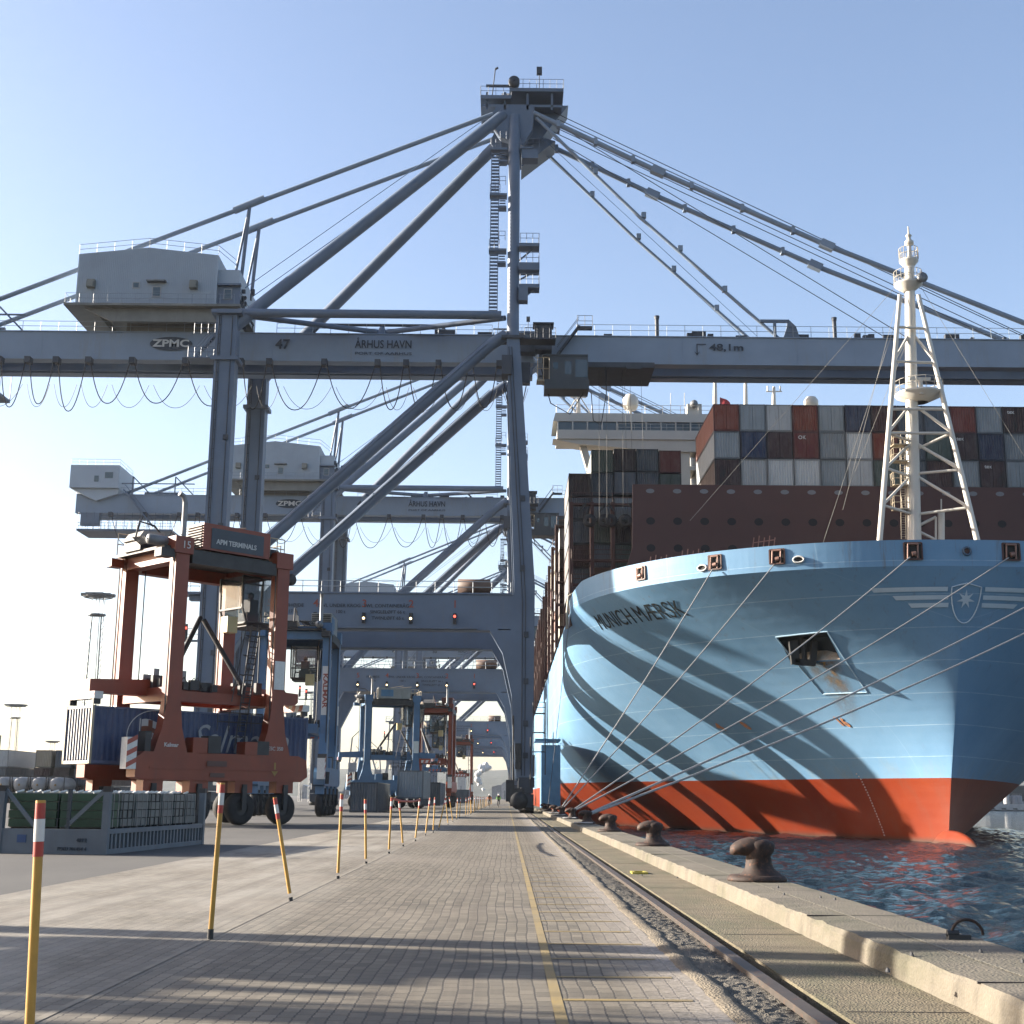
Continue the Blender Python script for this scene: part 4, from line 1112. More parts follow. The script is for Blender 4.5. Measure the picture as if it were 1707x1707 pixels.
    mb.lathe([(.1, -.4), (.62, -.4), (.62, .4), (.1, .4)], (.1, -3.3, 79.0), 14, 'y'); mb.box(-3.0, -.2, -3.2, -2.9, 78.6, 78.8)
    G(mb, 'sheave', CRANE_D, ah)
    mb = MB().tube((-2.3, -3.3, 77.4), (-2.0, -3.3, 80.6), .06, 5); mb.tube((-2.0, -3.3, 80.6), (-1.7, -3.3, 80.8), .12, 6)
    mb.tube((2.9, -3.3, 78.3), (2.9, -3.3, 80.1), .05, 5); mb.box(2.6, 3.2, -3.6, -3.1, 80.0, 80.8)
    G(mb, 'warning_light', CRANE_D, ah)
    # stays
    for s in (-1, 1):
        y = s*2.8
        mb = MB().path([(-2.2, y, 75.4), (-28.3, y, 64.4)], .27, 8); mb.path([(-28.3, y, 64.4), (-64, y, 49.3)], .27, 8)
        mb.path([(-30.3, y, 63.6), (-27, y, 65.1)], .42, 8)
        G(mb, 'backstay', GIRD)
        mb = MB().path([(2.3, y, 75.6), (16.0, y, 68.7), (34.2, y, 60.2), (59.5, y, 49.6)], .30, 8)
        for p_ in ((16.0, y, 68.7), (34.2, y, 60.2)): mb.bar(Vector(p_)-Vector((.7, 0, -.33)), Vector(p_)+Vector((.7, 0, -.33)), .85, .8)
        for t in (.2, .5, .8):
            for a_, b_ in (((2.3, 75.6), (16, 68.7)), ((16, 68.7), (34.2, 60.2))):
                x = a_[0]+(b_[0]-a_[0])*t; z = a_[1]+(b_[1]-a_[1])*t; mb.box(x-.2, x+.2, y-.35, y+.35, z-.38, z+.38)
        G(mb, 'forestay', GIRD)
        mb = MB().path([(2.6, y, 75.0), (14.0, y, 63.2), (28.7, y, 49.4)], .2, 8)
        for t in (.25, .45, .6, .78): mb.box(2.6+26.1*t-.25, 2.6+26.1*t+.25, y-.3, y+.3, 75-25.6*t-.3, 75-25.6*t+.3)
        G(mb, 'inner_forestay', GIRD)
        mb = MB().path([(-28.6, y, 64.2), (-29.4, y, 50.2)], .2, 6); mb.path([(-28.6, y, 64.2), (-30.6, y, 50.2)], .14, 6)
        G(mb, 'stay_post')
    mb = MB()
    for y, dz, x1 in ((-1.9, 0, 57), (-1.5, -.5, 57), (-1.1, -1, 44), (.4, -.6, 57), (.9, -1.1, 56), (1.6, -1.6, 44)):
        mb.tube((4.6, y, 76.2+dz*.8), (x1, y, 49.6), .05, 4, cap=False)
    G(mb, 'boom_hoist_rope', WIRE)
    mb = MB()
    for y in (-1.6, 1.4): mb.tube((-3.2, y, 75.4), (-31, y, 53.5), .045, 4, cap=False); mb.tube((3, y, 73.5), (26.5, y, 50.2), .03, 4, cap=False)
    G(mb, 'machinery_rope', WIREB)
    # columns' stair tower and platforms
    mb = MB(); z = 50.4; k = 0; ys = YN-.3
    zs_ = [50.4, 53.0, 60.2, 62.6, 67.6, 69.8]
    def yc(z): return YN + (z-49)*((-2.6-YN)/26.2)-.4
    flights = [(49.6, 57.2, 0), (57.6, 64.2, 0), (64.6, 70.2, 0)]
    for z0, z1, _ in flights:
        y = yc(z1); n = int((z1-z0)/.42)
        for s in (-.42, .42): mb.bar((-1.85+s, yc(z0), z0), (-1.85+s, y, z1), .07, .07)
        for i in range(n): t = i/n; mb.box(-2.27, -1.43, yc(z0)+(y-yc(z0))*t-.1, yc(z0)+(y-yc(z0))*t+.12, z0+(z1-z0)*t, z0+(z1-z0)*t+.16)
        mb.box(-2.4, -.55, y-.5, y+.6, z1, z1+.25); mb.box(-1.5, -.6, y-.5, y+.6, z1-1.4, z1-1.2)
        mb.railing([(-2.35, y-.45, z1+.2), (-1.3, y-.45, z1+.2)], 1.1, .5, .03)
        for i in range(4): mb.box(-1.35, -.7, y-.4, y-.2, z1-1.2+.3*i, z1-1.12+.3*i)
        mb.railing([(-1.35, y-.45, z1+1.2), (-.7, y-.45, z1+1.2)], 1.0, .5, .03)
    G(mb, 'stair_tower', CRANE)
    mb = MB()
    for z, d in ((58.0, .35), (55.6, .8), (53.0, .4)):
        y = yc(z); mb.box(.75, 2.9, y-.9, y+.7, z-d, z); mb.railing([(.9, y-.85, z), (2.85, y-.85, z), (2.85, y+.6, z)], 1.1, .7, .03)
        mb.bar((.8, y, z-1.6), (2.2, y, z-d), .15)
    mb.box(.75, 1.7, yc(52)-.7, yc(52)+.5, 51.2, 52.7)
    G(mb, 'column_platform', CRANE)
    # node collars around the waterside joint
    mb = MB().box(-.95, 1.35, YN-1.1, YN+1.1, 46.9, 47.2); mb.box(1.3, 4.6, YN+.6, YN+2.6, 47.4, 47.55); mb.railing([(1.4, YN+.7, 47.55), (4.6, YN+.7, 47.55)], 1.1, .6, .03)
    mb.box(2.5, 4.3, -5.2, -3.6, 47.2, 50.0); mb.box(2.3, 4.5, -5.4, -3.5, 50.0, 50.15); mb.box(.9, 2.6, -5.0, -3.7, 47.0, 48.2)
    mb.stairs((4.9, -4.0, 47.0), (7.2, -4.0, 50.2), .7); mb.box(7.0, 8.6, -4.5, -3.6, 49.9, 50.1); mb.railing([(7.0, -4.4, 50.1), (8.6, -4.4, 50.1)], 1.2, .7, .03)
    G(MB().box(-.9, .1, YN-1.3, YN+.7, 43.0, 45.0), 'junction_box', CRANE_D); G(MB().box(1.1, 2.0, YN+1, YN+2, 42.8, 45.0), 'junction_box', CRANE_D)
    G(mb, 'hinge_platform', CRANE_D)
    for x in (15.6, 34.6): 
        G(MB().tube((x, -2.8, GT), (x, -2.8, GT+2.2), .22, 10).lathe([(.26, 0), (.3, .35), (.02, .4)], (x, -2.8, GT+2.2), 10), 'lamp_post', CRANE_D)
    mb = MB().box(26.6, 29.6, -3.2, -2.9, 51.2, 51.5); mb.prism([(29.0, GT), (30.8, GT), (30.4, GT+1.4), (29.6, GT+2.2), (29.4, GT+1.2)], -3.2, -2.6); mb.box(28, 28.3, -3.2, -2.9, GT, 51.2)
    G(mb, 'stay_anchor', CRANE)
    # machine house
    mb = MB(); x0, x1 = -45.9, -31.1; zf_, ze, zr = 51.8, 57.4, 58.2
    P = [(x0, zf_), (x1, zf_), (x1, ze), ((x0+x1)/2, zr), (x0, ze)]
    # ribbed cladding: vertical ribs on the long gable
    mb.prism(P, -5.2, 5.6)
    n = 74
    for i in range(n):
        x = x0+.1+(x1-x0-.3)*i/n; zt_ = ze+(zr-ze)*(1-abs((x-(x0+x1)/2)/((x1-x0)/2)))
        mb.box(x, x+.09, -5.245, -5.2, zf_+.05, zt_-.1)
    mb.box(x1, -28.9, -4.6, 5.0, zf_, 56.0); mb.box(x0-.15, x1+.15, -5.35, -5.2, zf_-.05, zf_+.12)
    hs = G(mb, 'machine_house', HOUSE)
    G(MB().box(x1+.01, -28.7, -4.68, -4.6, zf_, 54.1).box(x1, -28.6, -5.1, -4.6, 54.1, 54.3), 'porch', CRANE, hs)
    for x, z, w_, h_ in ((-39.6, 53.9, .6, .55), (-37.4, 53.2, .75, 1.0), (-30.0, 53.2, .7, 1.0)):
        wy = -5.25 if x < x1 else -4.7
        wd = G(MB().box(x-w_/2-.1, x+w_/2+.1, wy-.05, wy, z-h_/2-.1, z+h_/2+.1), 'window', flat('window_frame', (.5, .5, .5)), hs)
        G(MB().box(x-w_/2, x+w_/2, wy-.07, wy-.04, z-h_/2, z+h_/2), 'pane', GLASS, wd)
    mb = MB().box(-38.4, -36.4, -5.9, -5.2, 54.2, 54.35); G(mb, 'canopy', GREYM, hs)
    for x in (-44.3, -33.5): G(MB().box(x-.4, x+.4, -5.7, -5.2, 53.5, 54.4).box(x-.35, x+.35, -5.95, -5.7, 53.5, 54.1), 'air_vent', paint('vent_grey', (.25, .25, .22)), hs)
    mb = MB().railing([(x0, -5.1, ze), ((x0+x1)/2, -5.1, zr), (x1, -5.1, ze), (x1+1.8, -4.6, 56.0)], 1.1, 2.0, .03)
    mb.railing([(x0-.8, 5, 51.6), (x0-.8, -6.0, 51.6), (-29, -6.0, 51.6)], 1.1, 1.5, .025)
    G(mb, 'railing', RAILM, hs)
    mb = MB().box(x0-.9, -28.4, -6.1, 6.0, 51.35, 51.6)
    for y0_, y1_ in ((-5.2, -4.6), (4.6, 5.2)): mb.prism([(x0+1, 51.35), (-29, 51.35), (-29, 49.9), (x0+4, 49.9)], y0_, y1_)
    for x in (-44, -39.5, -35, -31): mb.box(x, x+.5, -4.6, 4.6, 50.7, 51.35)
    mb.box(x0+5, -29, -3.2, 2.6, GT+.1, 50.7)
    G(mb, 'house_platform', paint('house_underside', (.24, .24, .22), .6), hs)
    mb = MB()
    for i in range(30):
        x = -29.4+random.random()*2.0; y = -4.5+random.random()*2; z = 49.8+random.random()*4.6
        mb.box(x, x+.1+random.random()*.5, y, y+.3, z, z+.1+random.random()*.8)
    mb.stairs((-29, -4.2, 53), (-27.3, -4.2, 50), .6)
    G(mb, 'cable_tray', CRANE_D)
    mb = MB()
    for x in (-31.5,):
        mb.box(x-1.2, XL-1.0, YN-1.0, YN+1.0, 44.5, 44.6); mb.railing([(x-1.1, YN-.95, 44.6), (XL-1.1, YN-.95, 44.6)], 1.1, .7, .03)
        mb.railing([(x-.6, YN-.95, 47.1), (XL-1.1, YN-.95, 47.1)], 1.1, .7, .03); mb.stairs((x-.5, YN-.5, 44.6), (XL-1.2, YN-.5, 47.1), .6)
    G(mb, 'leg_walkway', CRANE)
    # frames on the girder's back end, small end house and maintenance gantry
    mb = MB()
    for x in (-55, -62): mb.bar((x, -3, GT), (x, -3, GT+3.2), .18); mb.bar((x, -3, GT+3.2), (x+3, -3, GT+.2), .18); mb.bar((x-5, -3, GT+2), (x+3.2, -3, GT+2), .16)
    mb.box(-60, -54, -2.9, -2.5, GT+.1, GT+.6)
    G(mb, 'stay_frame', CRANE)
    eh = G(MB().box(xend-.8, xend+7.2, -4.8, 4, 50.2, 54.0).prism([(xend-.8, 50.2), (xend+7.2, 50.2), (xend+7, GT), (xend+3.5, GT-1.2)], -4.2, 3.6), 'end_house', HOUSE)
    G(MB().box(xend+3.2, xend+3.9, -4.86, -4.8, 51.2, 52.2), 'window', GLASS, eh); G(MB().box(xend+4.9, xend+6.2, -4.86, -4.8, 51.8, 52.8), 'window', GLASS, eh)
    G(MB().railing([(xend-.8, -4.7, 54), (xend+7.2, -4.7, 54), (xend+9.4, -4.7, 52)], 1.0, 1.3, .03), 'railing', RAILM, eh)
    mb = MB().box(xend+.5, xend+16, -3.6, 3, 43.3, 43.6)
    for i in range(13): x = xend+.7+i*1.25; mb.tube((x, -3.5, 43.6), (x, -3.5, 46.4), .05, 4); mb.tube((x+.3, 2.8, 43.6), (x+.3, 2.8, 46.4), .06, 4)
    mb.railing([(xend+.5, -3.6, 43.6), (xend+16, -3.6, 43.6)], 1.0, .9, .03); mb.stairs((xend+8, -4, 50), (xend+13, -4, 44), .8)
    mb.box(xend+1, xend+4, -3.5, -2.5, 44.2, 46.3)
    G(mb, 'service_gantry', CRANE)
    # small clutter along the girder walkway
    mb = MB(); rnd = random.Random(int(num))
    for i in range(26):
        x = rnd.uniform(XL+4, 56); 
        if -1 < x < 8: continue
        G(MB().box(x, x+rnd.uniform(.3, 1.6), -2.9, -2.4, GT+.1, GT+rnd.uniform(.25, .9)), 'walkway_box', CRANE_D)
    mb.path([(-22, -1, GT+.3), (-20.6, -1, GT+1.9), (-7.6, -1, GT+1.9), (-6, -1, GT+.3)], .16, 6)
    G(mb, 'guard_frame', CRANE_D)
    # festoon cables
    mb = MB(); mt = MB(); x = xend+6; i = 0; rnd = random.Random(3)
    while x < 4:
        wd_ = rnd.choice([3.4, 5.6, 5.2, 4.6, 3.0, 5.8]); x2 = x+wd_
        if x2 > 5: break
        for (yy, sag, r_) in ((-4.0, 4.6+rnd.uniform(-.4, .5)-(.0 if wd_ > 4 else -.3), .055), (3.6, 2.6, .03)):
            pts = [(x+.25+(wd_-.5)*(.5-.5*math.cos(PI*(.1+.8*k/16))*1.0) if False else x+.25+(wd_-.5)*k/16, yy, GB-.7-sag*(1-abs(2*k/16-1)**2.2)) for k in range(17)]
            mb_ = MB().path(pts, r_, 5, cap=False); G(mb_, 'festoon_cable', CABLE)
        mt = MB(); mt.box(x-.3, x+.3, -4.3, -3.3, GB-.75, GB-.1); G(mt, 'festoon_trolley', CRANE_D)
        x = x2
    # trolley, cabin and hoist ropes
    mb = MB().box(3.5, 15.2, -3.6, 2.9, GB-.55, GB+.02); mb.box(6, 13, -2.0, 1.4, GB+.02, GB+1.6); mb.box(12.2, 13.8, -3.8, -2.4, GB-.75, GB-.3)
    tr = G(mb, 'trolley', CRANE_D)
    mb = MB().box(4.0, 8.0, -6.1, -3.7, 43.6, 46.2); mb.box(3.5, 8.1, -6.3, -3.5, 42.6, 43.6); mb.box(3.3, 8.0, -6.2, -3.6, 46.2, 46.35)
    cb = G(mb, 'operator_cab', paint('cab_paint', (.055, .065, .075), .5), tr)
    for a_, b_, c_, d_ in ((5.6, 6.3, 44.2, 45.6), (6.7, 7.95, 43.9, 45.8), (4.4, 4.9, 44.8, 45.5)): G(MB().box(a_, b_, -6.13, -6.1, c_, d_), 'cab_window', GLASS, cb)
    mb = MB().railing([(2.8, -6.1, 43.6), (4, -6.1, 43.6)], 2.4, .5, .04); mb.box(2.7, 4.0, -6.2, -4.8, 43.45, 43.6)
    G(mb, 'cab_ladder', paint('cream_ladder', (.6, .5, .35)), cb)
    mb = MB()
    for x in (9.4, 10.2, 11.9, 12.4, 13.0, 14.2):
        mb.tube((x, -2.6 if x < 12 else .8, GB-.5), (x, -1.6, 30), .018, 4, cap=False)
    G(mb, 'hoist_rope', CABLE, tr)
    G(MB().path([(3.2, -4, GB-.8), (4.2, -4.4, 41.6), (6.2, -4.5, 40.4), (7.6, -5, 42.6)], .06, 6).path([(8.4, -5, 42.6), (8.6, -5, 39.6), (9.4, -5, 39.1), (10, -4.6, 42.6), (10, -4, GB-.5)], .05, 6), 'cab_cable', CABLE, tr)
    return root
cr = {}
CR = [('47', 128+8.5), ('48', 206+8.5), ('49', 350+8.5), ('50', 430+8.5), ('51', 520+8.5)]
cr['47'] = make_crane('47', CR[0][1])
cr['47']['label'] = 'grey-blue quay crane numbered 47, nearest and largest, its boom reaching over the ship'
cr['48'] = make_crane('48', CR[1][1]); cr['48']['label'] = 'grey-blue quay crane numbered 48, seen through the legs of the nearest crane'
for k, (nm, y) in enumerate(CR[2:]):
    r_ = copy_tree(cr['48']); r_.location.y = y
    r_['label'] = ['grey-blue quay crane standing third from the camera, machine house above the near portal beam', 'grey-blue quay crane fourth from the camera, framed under the portal beams', 'grey-blue quay crane farthest along the quay at the vanishing point'][k]
    for c in kids(r_):
        if c.name.split('.')[0] == 'girder':
            for g in kids(c):
                if g.name.split('.')[0] == 'lettering' and abs(g.bound_box[0][0]+24.2) < 2.2:
                    bpy.data.objects.remove(g); lettering(nm, 1.5, -24.2, -3.43, 48.1, c, LETD, bold=.03)

# ================================================================== STRADDLE CARRIERS
STRIPE_R = paint('faded_red_stripe', (.50, .10, .06), .5)
def make_straddle(col, label, banner='orange', second=None):
    """local x along the machine, near side at negative y"""
    root = thing('straddle_carrier', label, 'straddle carrier', (0, 0, 0), 0, 'straddle carriers')
    G = lambda mb, name, mat=col, par=None: mb.build(name, mat, par or root)
    SY = 2.25; LX = (-2.75, 3.1)
    for s in (-1, 1):
        y = s*SY
        mb = MB().prism([(-4.6, 2.15), (-4.3, 2.05), (4.6, 2.05), (5.0, 2.3), (4.9, 3.1), (4.4, 3.3), (-4.2, 3.3), (-4.6, 3.0)], y-.38, y+.38)
        mb.box(-3.9, 4.3, y-.42, y+.42, 2.55, 2.62)
        for x in (-3.6, -1.2, 1.3, 3.7): mb.box(x-.5, x+.5, y-.3, y+.3, 1.5, 2.06)
        mb.box(-1.7, -.9, y-.42, y+.3, 3.3, 4.0); mb.box(1.2, 1.9, y-.42, y+.3, 3.3, 3.9)
        sb = G(mb, 'side_beam')
        for q_ in ((-.9, -.2, y-.45, y+.2, 3.3, 4.1), (1.9, 2.6, y-.4, y+.25, 3.3, 3.95), (-4.2, -3.9, y-.4, y+.2, 3.3, 4.2)): G(MB().box(*q_), 'service_box', DARKM, sb)
        if s < 0:
            mb = MB(); mb.box(-5.1, -4.6, y-.42, y+.1, 2.5, 3.9); pl_ = G(mb, 'bumper_board', WHT, sb); mb = MB()
            for k in range(3): mb.prism([(-5.1, 2.55+k*.5), (-4.6, 2.8+k*.5), (-4.6, 3.02+k*.5), (-5.1, 2.77+k*.5)], y-.43, y-.42)
            G(mb, 'stripe', STRIPE_R, pl_)
        for x in (-3.6, -1.2, 1.3, 3.7):
            wh = G(MB().lathe([(.34, -.24), (.62, -.27), (.74, -.2), (.78, -.1), (.78, .1), (.74, .2), (.62, .27), (.34, .24)], (x, y, .78), 26, 'y'), 'wheel', TYRE)
            G(MB().lathe([(.02, -.2), (.12, -.26), (.3, -.16), (.35, -.2), (.35, .2), (.02, .2)], (x, y, .78), 18, 'y'), 'rim', DARKM, wh)
            G(MB().box(x-.12, x+.12, y+s*.29, y+s*.42, .7, 1.9).box(x-.14, x+.14, y-.4, y+.4, 1.55, 1.75), 'fork', DARKM, wh)
        for x in LX:
            mb = MB().prism([(x-.9, 3.3), (x+.85, 3.3), (x+.5, 4.4), (x+.36, 5.6), (x+.36, 12.6), (x-.36, 12.6), (x-.36, 5.6), (x-.55, 4.4)], y-.27, y+.27)
            mb.box(x-.5, x+.5, y-.36, y+.36, 12.55, 13.35)
            lg = G(mb, 'leg')
            mb = MB()
            mb.box(x+.37, x+.45, y-.06, y+.06, 5.6, 12.6); mb.tube((x-.43, y+.2*s, 3.4), (x-.43, y+.2*s, 12.6), .035, 5)
            G(mb, 'lift_guide', DARKM, lg)
            if s < 0 and x > 0: G(MB().box(x-.3, x+.3, y-.3, y-.27, 6.5, 7.9), 'notice_board', WHT, lg)
        # top longitudinal beam
        G(MB().box(LX[0]+.5, LX[1]-.5, y-.3, y+.3, 12.15, 12.75).box(LX[0]-1.2, LX[0]-.5, y-.3, y+.3, 12.3, 12.7), 'top_beam', DARKM if s < 0 else col)
    for x in LX:
        G(MB().box(x-.35, x+.35, -SY+.3, SY-.3, 12.2, 13.1), 'cross_beam')
        G(MB().box(x-.3, x+.3, -SY+.38, SY-.38, 2.4, 3.0), 'cross_beam') if False else None
    # machinery deck
    mb = MB().box(-3.6, 3.8, -2.2, 2.2, 12.76, 12.9)
    G(mb, 'machinery_deck', DARKM)
    mb = MB().box(-1.6, 2.3, -2.35, -.9, 12.95, 14.25); hd = G(mb, 'engine_hood', col if banner != 'grey' else paint('pale_hood', (.36, .37, .35)))
    mb = MB()
    for k in range(9): mb.box(-1.68, -1.6, -2.3, -.95, 13.05+k*.13, 13.11+k*.13)
    G(mb, 'louvre', DARKM, hd)
    if banner == 'orange':
        G(MB().box(-1.15, 1.9, -2.38, -2.35, 13.05, 14.05), 'banner', paint('banner_slate', (.045, .065, .09)), hd)
        lettering('APM TERMINALS', .34, .3, -2.385, 13.4, hd, LETW, 2.35, bold=.008)
        lettering('15', .5, LX[0]+.1, -SY-.365, 12.95, root, LETW); lettering('Kalmar', .26, LX[0]-.02, -SY-.275, 3.62, root, LETW, bold=.005); lettering('ESC 350', .26, LX[1]-.02, -SY-.275, 3.62, root, LETW)
        G(MB().box(2.95, 3.05, -SY-.4, -SY-.385, 2.5, 2.95).prism([(2.8, 2.55), (3.2, 2.55), (3.0, 2.3)], -SY-.4, -SY-.385), 'arrow_mark', paint('dull_yellow_mark', (.35, .22, .05)))
        G(MB().box(-.9, .2, -SY-.43, -SY-.42, 2.7, 2.95).box(-.7, .1, -SY-.43, -SY-.42, 2.2, 2.4), 'faded_decal', paint('faded_decal', (.10, .04, .03)))
    elif banner == 'grey':
        G(MB().box(-1.3, .2, -2.38, -2.35, 13.2, 14.0), 'banner', paint('banner_blue', (.10, .25, .42)), hd)
        for k in range(5): G(MB().bar((-4.3+k*.32, -SY-.43, 2.2), (-4.0+k*.32, -SY-.43, 3.0), .12, .02), 'hazard_stripe', DARKM)
    # engine, exhaust and silencers at the left end
    mb = MB().lathe([(.05, -.75), (.24, -.7), (.24, .7), (.05, .75)], (-3.5, -1.75, 13.15), 14, 'x')
    mb.path([(-2.4, -1.7, 13.2), (-2.3, -1.7, 13.6), (-2.3, -1.7, 15.2), (-2.4, -1.7, 15.5), (-2.65, -1.7, 15.6)], .13, 10)
    G(mb, 'exhaust', GREYM)
    mb = MB().box(-3.7, -2.3, -.2, 1.3, 12.9, 13.4); mb.path([(-3.9, 0, 13.3), (-3.7, 0, 14.3), (-2.9, 0, 14.2), (-2.2, 0, 13.6)], .05, 8); 
    for k in range(7): mb.path([(-4.0, -1.5+k*.12, 13.0), (-4.1-k*.03, -1.2+k*.12, 13.35), (-3.4, -.9+k*.1, 13.4), (-2.7, -1.0, 13.2)], .035, 5)
    G(mb, 'engine', DARKM)
    G(MB().prism([(-3.8, 13.4), (-2.2, 13.4), (-2.4, 13.9), (-3.5, 13.85)], -.1, 1.3), 'engine_cover', paint('pale_cover', (.42, .38, .33)))
    mb = MB()
    for k in range(4): mb.lathe([(.05, -.35), (.24, -.3), (.24, .3), (.05, .35)], (2.75+k*.01, -1.9+k*.55, 13.35), 12, 'x'); 
    mb.box(2.6, 3.6, -1.9, .4, 12.9, 13.1); mb.lathe([(.02, -.2), (.3, -.2), (.3, .2), (.02, .2)], (3.7, -2.2, 12.1), 12, 'y')
    G(mb, 'winch', DARKM)
    mb = MB(); mb.railing([(-3.6, 2.1, 12.9), (3.8, 2.1, 12.9), (3.8, -1.2, 12.9)], 1.1, 1.0, .03); mb.railing([(2.4, -2.2, 13.1), (3.3, -2.2, 13.1)], 1.0, .5, .03)
    mb.tube((-.2, -1, 14.3), (1.6, -1.2, 14.6), .03, 4); mb.tube((.8, -.9, 14.3), (2.6, -1.2, 14.5), .03, 4)
    G(mb, 'handrail', paint('cream_ladder', (.6, .5, .35)))
    # cab slung under the deck
    mb = MB().prism([(2.0, 9.9), (3.7, 9.9), (4.15, 10.5), (4.3, 12.2), (1.7, 12.2), (1.75, 10.6)], -1.0, .9)
    cb = G(mb, 'cab', CABGLASS)
    mb = MB()
    for y in (-1.02, .92):
        Q = [(2.0, 9.9), (3.7, 9.9), (4.15, 10.5), (4.3, 12.2), (1.7, 12.2), (1.75, 10.6)]
        for i in range(6): mb.bar((Q[i][0], y, Q[i][1]), (Q[(i+1) % 6][0], y, Q[(i+1) % 6][1]), .09)
        mb.bar((2.9, y, 9.9), (2.95, y, 12.2), .07)
    for x, z in ((2.0, 9.88), (3.7, 9.88), (4.17, 10.5), (1.74, 10.6)): mb.bar((x, -1, z), (x, .9, z), .09)
    mb.box(2.1, 3.6, -.95, .85, 9.7, 9.88)
    G(mb, 'cab_frame', DARKM, cb); G(MB().box(2.7, 3.2, -.3, .3, 10.0, 11.2).box(2.5, 3.4, -.4, .4, 10.0, 10.5).lathe([(.02, 11.2), (.16, 11.3), (.16, 11.5), (.02, 11.6)], (2.95, 0, 0), 10), 'seat', DARKM, cb)
    G(MB().box(1.0, 1.6, -.9, -.3, 9.3, 10.1), 'tool_box', paint('cream_box', (.55, .45, .22)))
    # ladder with back hoops
    mb = MB(); a = Vector((2.3, -1.5, 9.7)); b = Vector((1.5, -1.7, 3.6)); d = b-a
    for q in (-.25, .25): mb.tube(a+Vector((q, 0, 0)), b+Vector((q, 0, 0)), .04, 5); mb.tube(a+Vector((q*1.3-.5, -.4, 0)), b+Vector((q*1.3-.5, -.4, 2.2)), .03, 4)
    for i in range(22): c = a+d*i/22; mb.tube(c+Vector((-.25, 0, 0)), c+Vector((.25, 0, 0)), .028, 4)
    for i in range(4): c = a+d*(.1+i*.16); mb.path([c+Vector((-.3, 0, 0)), c+Vector((-.8, -.4, 0)), c+Vector((-.2, -.5, 0)), c+Vector((.25, 0, 0))], .028, 4)
    mb.railing([(.2, -1.7, 4.4), (2.8, -1.7, 4.4)], .9, .7, .03)
    G(mb, 'ladder', DARKM)
    # hoist hoses and chains
    mb = MB().tube((1.3, 2.0, 10.3), (-1.5, .4, 6.4), .13, 8).tube((1.5, 2.0, 10.2), (3.2, .4, 6.5), .13, 8)
    for x in LX:
        for y in (-1.6, 1.6): mb.tube((x+.5, y, 12.2), (x+.5, y, 6.6), .03, 4)
    G(mb, 'hoist_hose', CABLE)
    # spreader
    mb = MB().prism([(-5.9, 5.95), (5.7, 5.95), (5.9, 6.1), (5.9, 6.55), (3, 6.7), (-3, 6.7), (-5.9, 6.55)], -.42, .42)
    mb.box(-2.9, 3.2, -1.5, -1.1, 5.7, 6.2); mb.box(-2.9, 3.2, 1.1, 1.5, 5.7, 6.2); mb.box(-2.95, -2.5, -1.8, 1.8, 5.65, 6.3); mb.box(2.8, 3.25, -1.8, 1.8, 5.65, 6.3)
    spd = G(mb, 'spreader')
    for x in (-5.95, 5.75):
        mb = MB().box(x-.12, x+.32, -1.2, 1.2, 5.62, 5.95); e = G(mb, 'end_bar', WHT if banner == 'orange' else col, spd)
        mb = MB()
        for k in range(4): mb.add([(x-.125, -1.1+k*.6, 5.63), (x-.125, -.8+k*.6, 5.63), (x-.125, -.95+k*.6, 5.94), (x-.125, -1.25+k*.6, 5.94)], [(0, 1, 2, 3)])
        G(mb, 'stripe', STRIPE_R, e)
        mb = MB()
        for y in (-1.15, 1.0): mb.box(x-.1, x+.25, y, y+.15, 5.38, 5.62)
        G(mb, 'twist_lock', DARKM, e)
    mb = MB(); rnd = random.Random(4)
    for i in range(26):
        x = rnd.uniform(-3, 3.4); y = rnd.uniform(-1.5, 1); G(MB().box(x, x+rnd.uniform(.1, .5), y, y+.2, 6.3, 6.5+rnd.uniform(.1, .5)), 'spreader_fitting', DARKM, spd)
    for i in range(5): x = rnd.uniform(-2, 3); mb.path([(x, -1, 6.4), (x+.3, -1.1, 6.9), (x+.7, -1, 6.4)], .03, 4)
    G(mb, 'hydraulic_hose', DARKM, spd)
    G(MB().box(-2.9, -.7, .1, .4, 6.75, 7.0).box(-2.4, -2.1, 0, .5, 6.5, 7.3).box(-.9, -.6, 0, .5, 6.5, 7.3), 'guide_frame', GREYM, spd)
    return root
A46 = R(46)
sc = make_straddle(ORANGE, 'orange straddle carrier in front carrying a dark blue container over the yard')
sc.location = (-15.3, 65.2, 0); sc.rotation_euler.z = A46
bl = make_straddle(BLUE, 'tall blue straddle carrier close behind the orange one, seen end-on', 'grey')
bl.location = (-15.1, 96.0, 0); bl.rotation_euler.z = R(91)
mb = MB()
lt_v, lt_f = text_mb('KALMAR', 1.0, None, 'CENTER', .03, 0, .01)
mb.add([(-3.14, 2.25-(v[0]*.001)+(-v[1])*.62, 8.2-v[0]*.72) if False else (-3.125-v[2], 2.25*-1 - v[1]*.45, 8.6-v[0]*.62) for v in lt_v], lt_f)
bp = MB().box(-3.12, -3.11, -2.47, -2.03, 6.9, 10.3).build('maker_board', LETW, bl)
mb.build('lettering', LETR, bp)
b2 = copy_tree(bl, skip=('maker_board',)); b2.location = (-14.6, 163, 0); b2.rotation_euler.z = R(14); b2['label'] = 'blue straddle carrier side-on in the middle distance with a pale hood on top'
b3 = copy_tree(b2); b3.location = (-12.2, 232, 0); b3.rotation_euler.z = R(90); b3['label'] = 'small distant blue straddle carrier seen between the two orange uprights'
o2 = copy_tree(sc, skip=('lettering', 'arrow_mark', 'faded_decal')); o2.location = (-9.6, 178, 0); o2.rotation_euler.z = R(88); o2['label'] = 'orange straddle carrier end-on beside the blue one under the far portal beams'
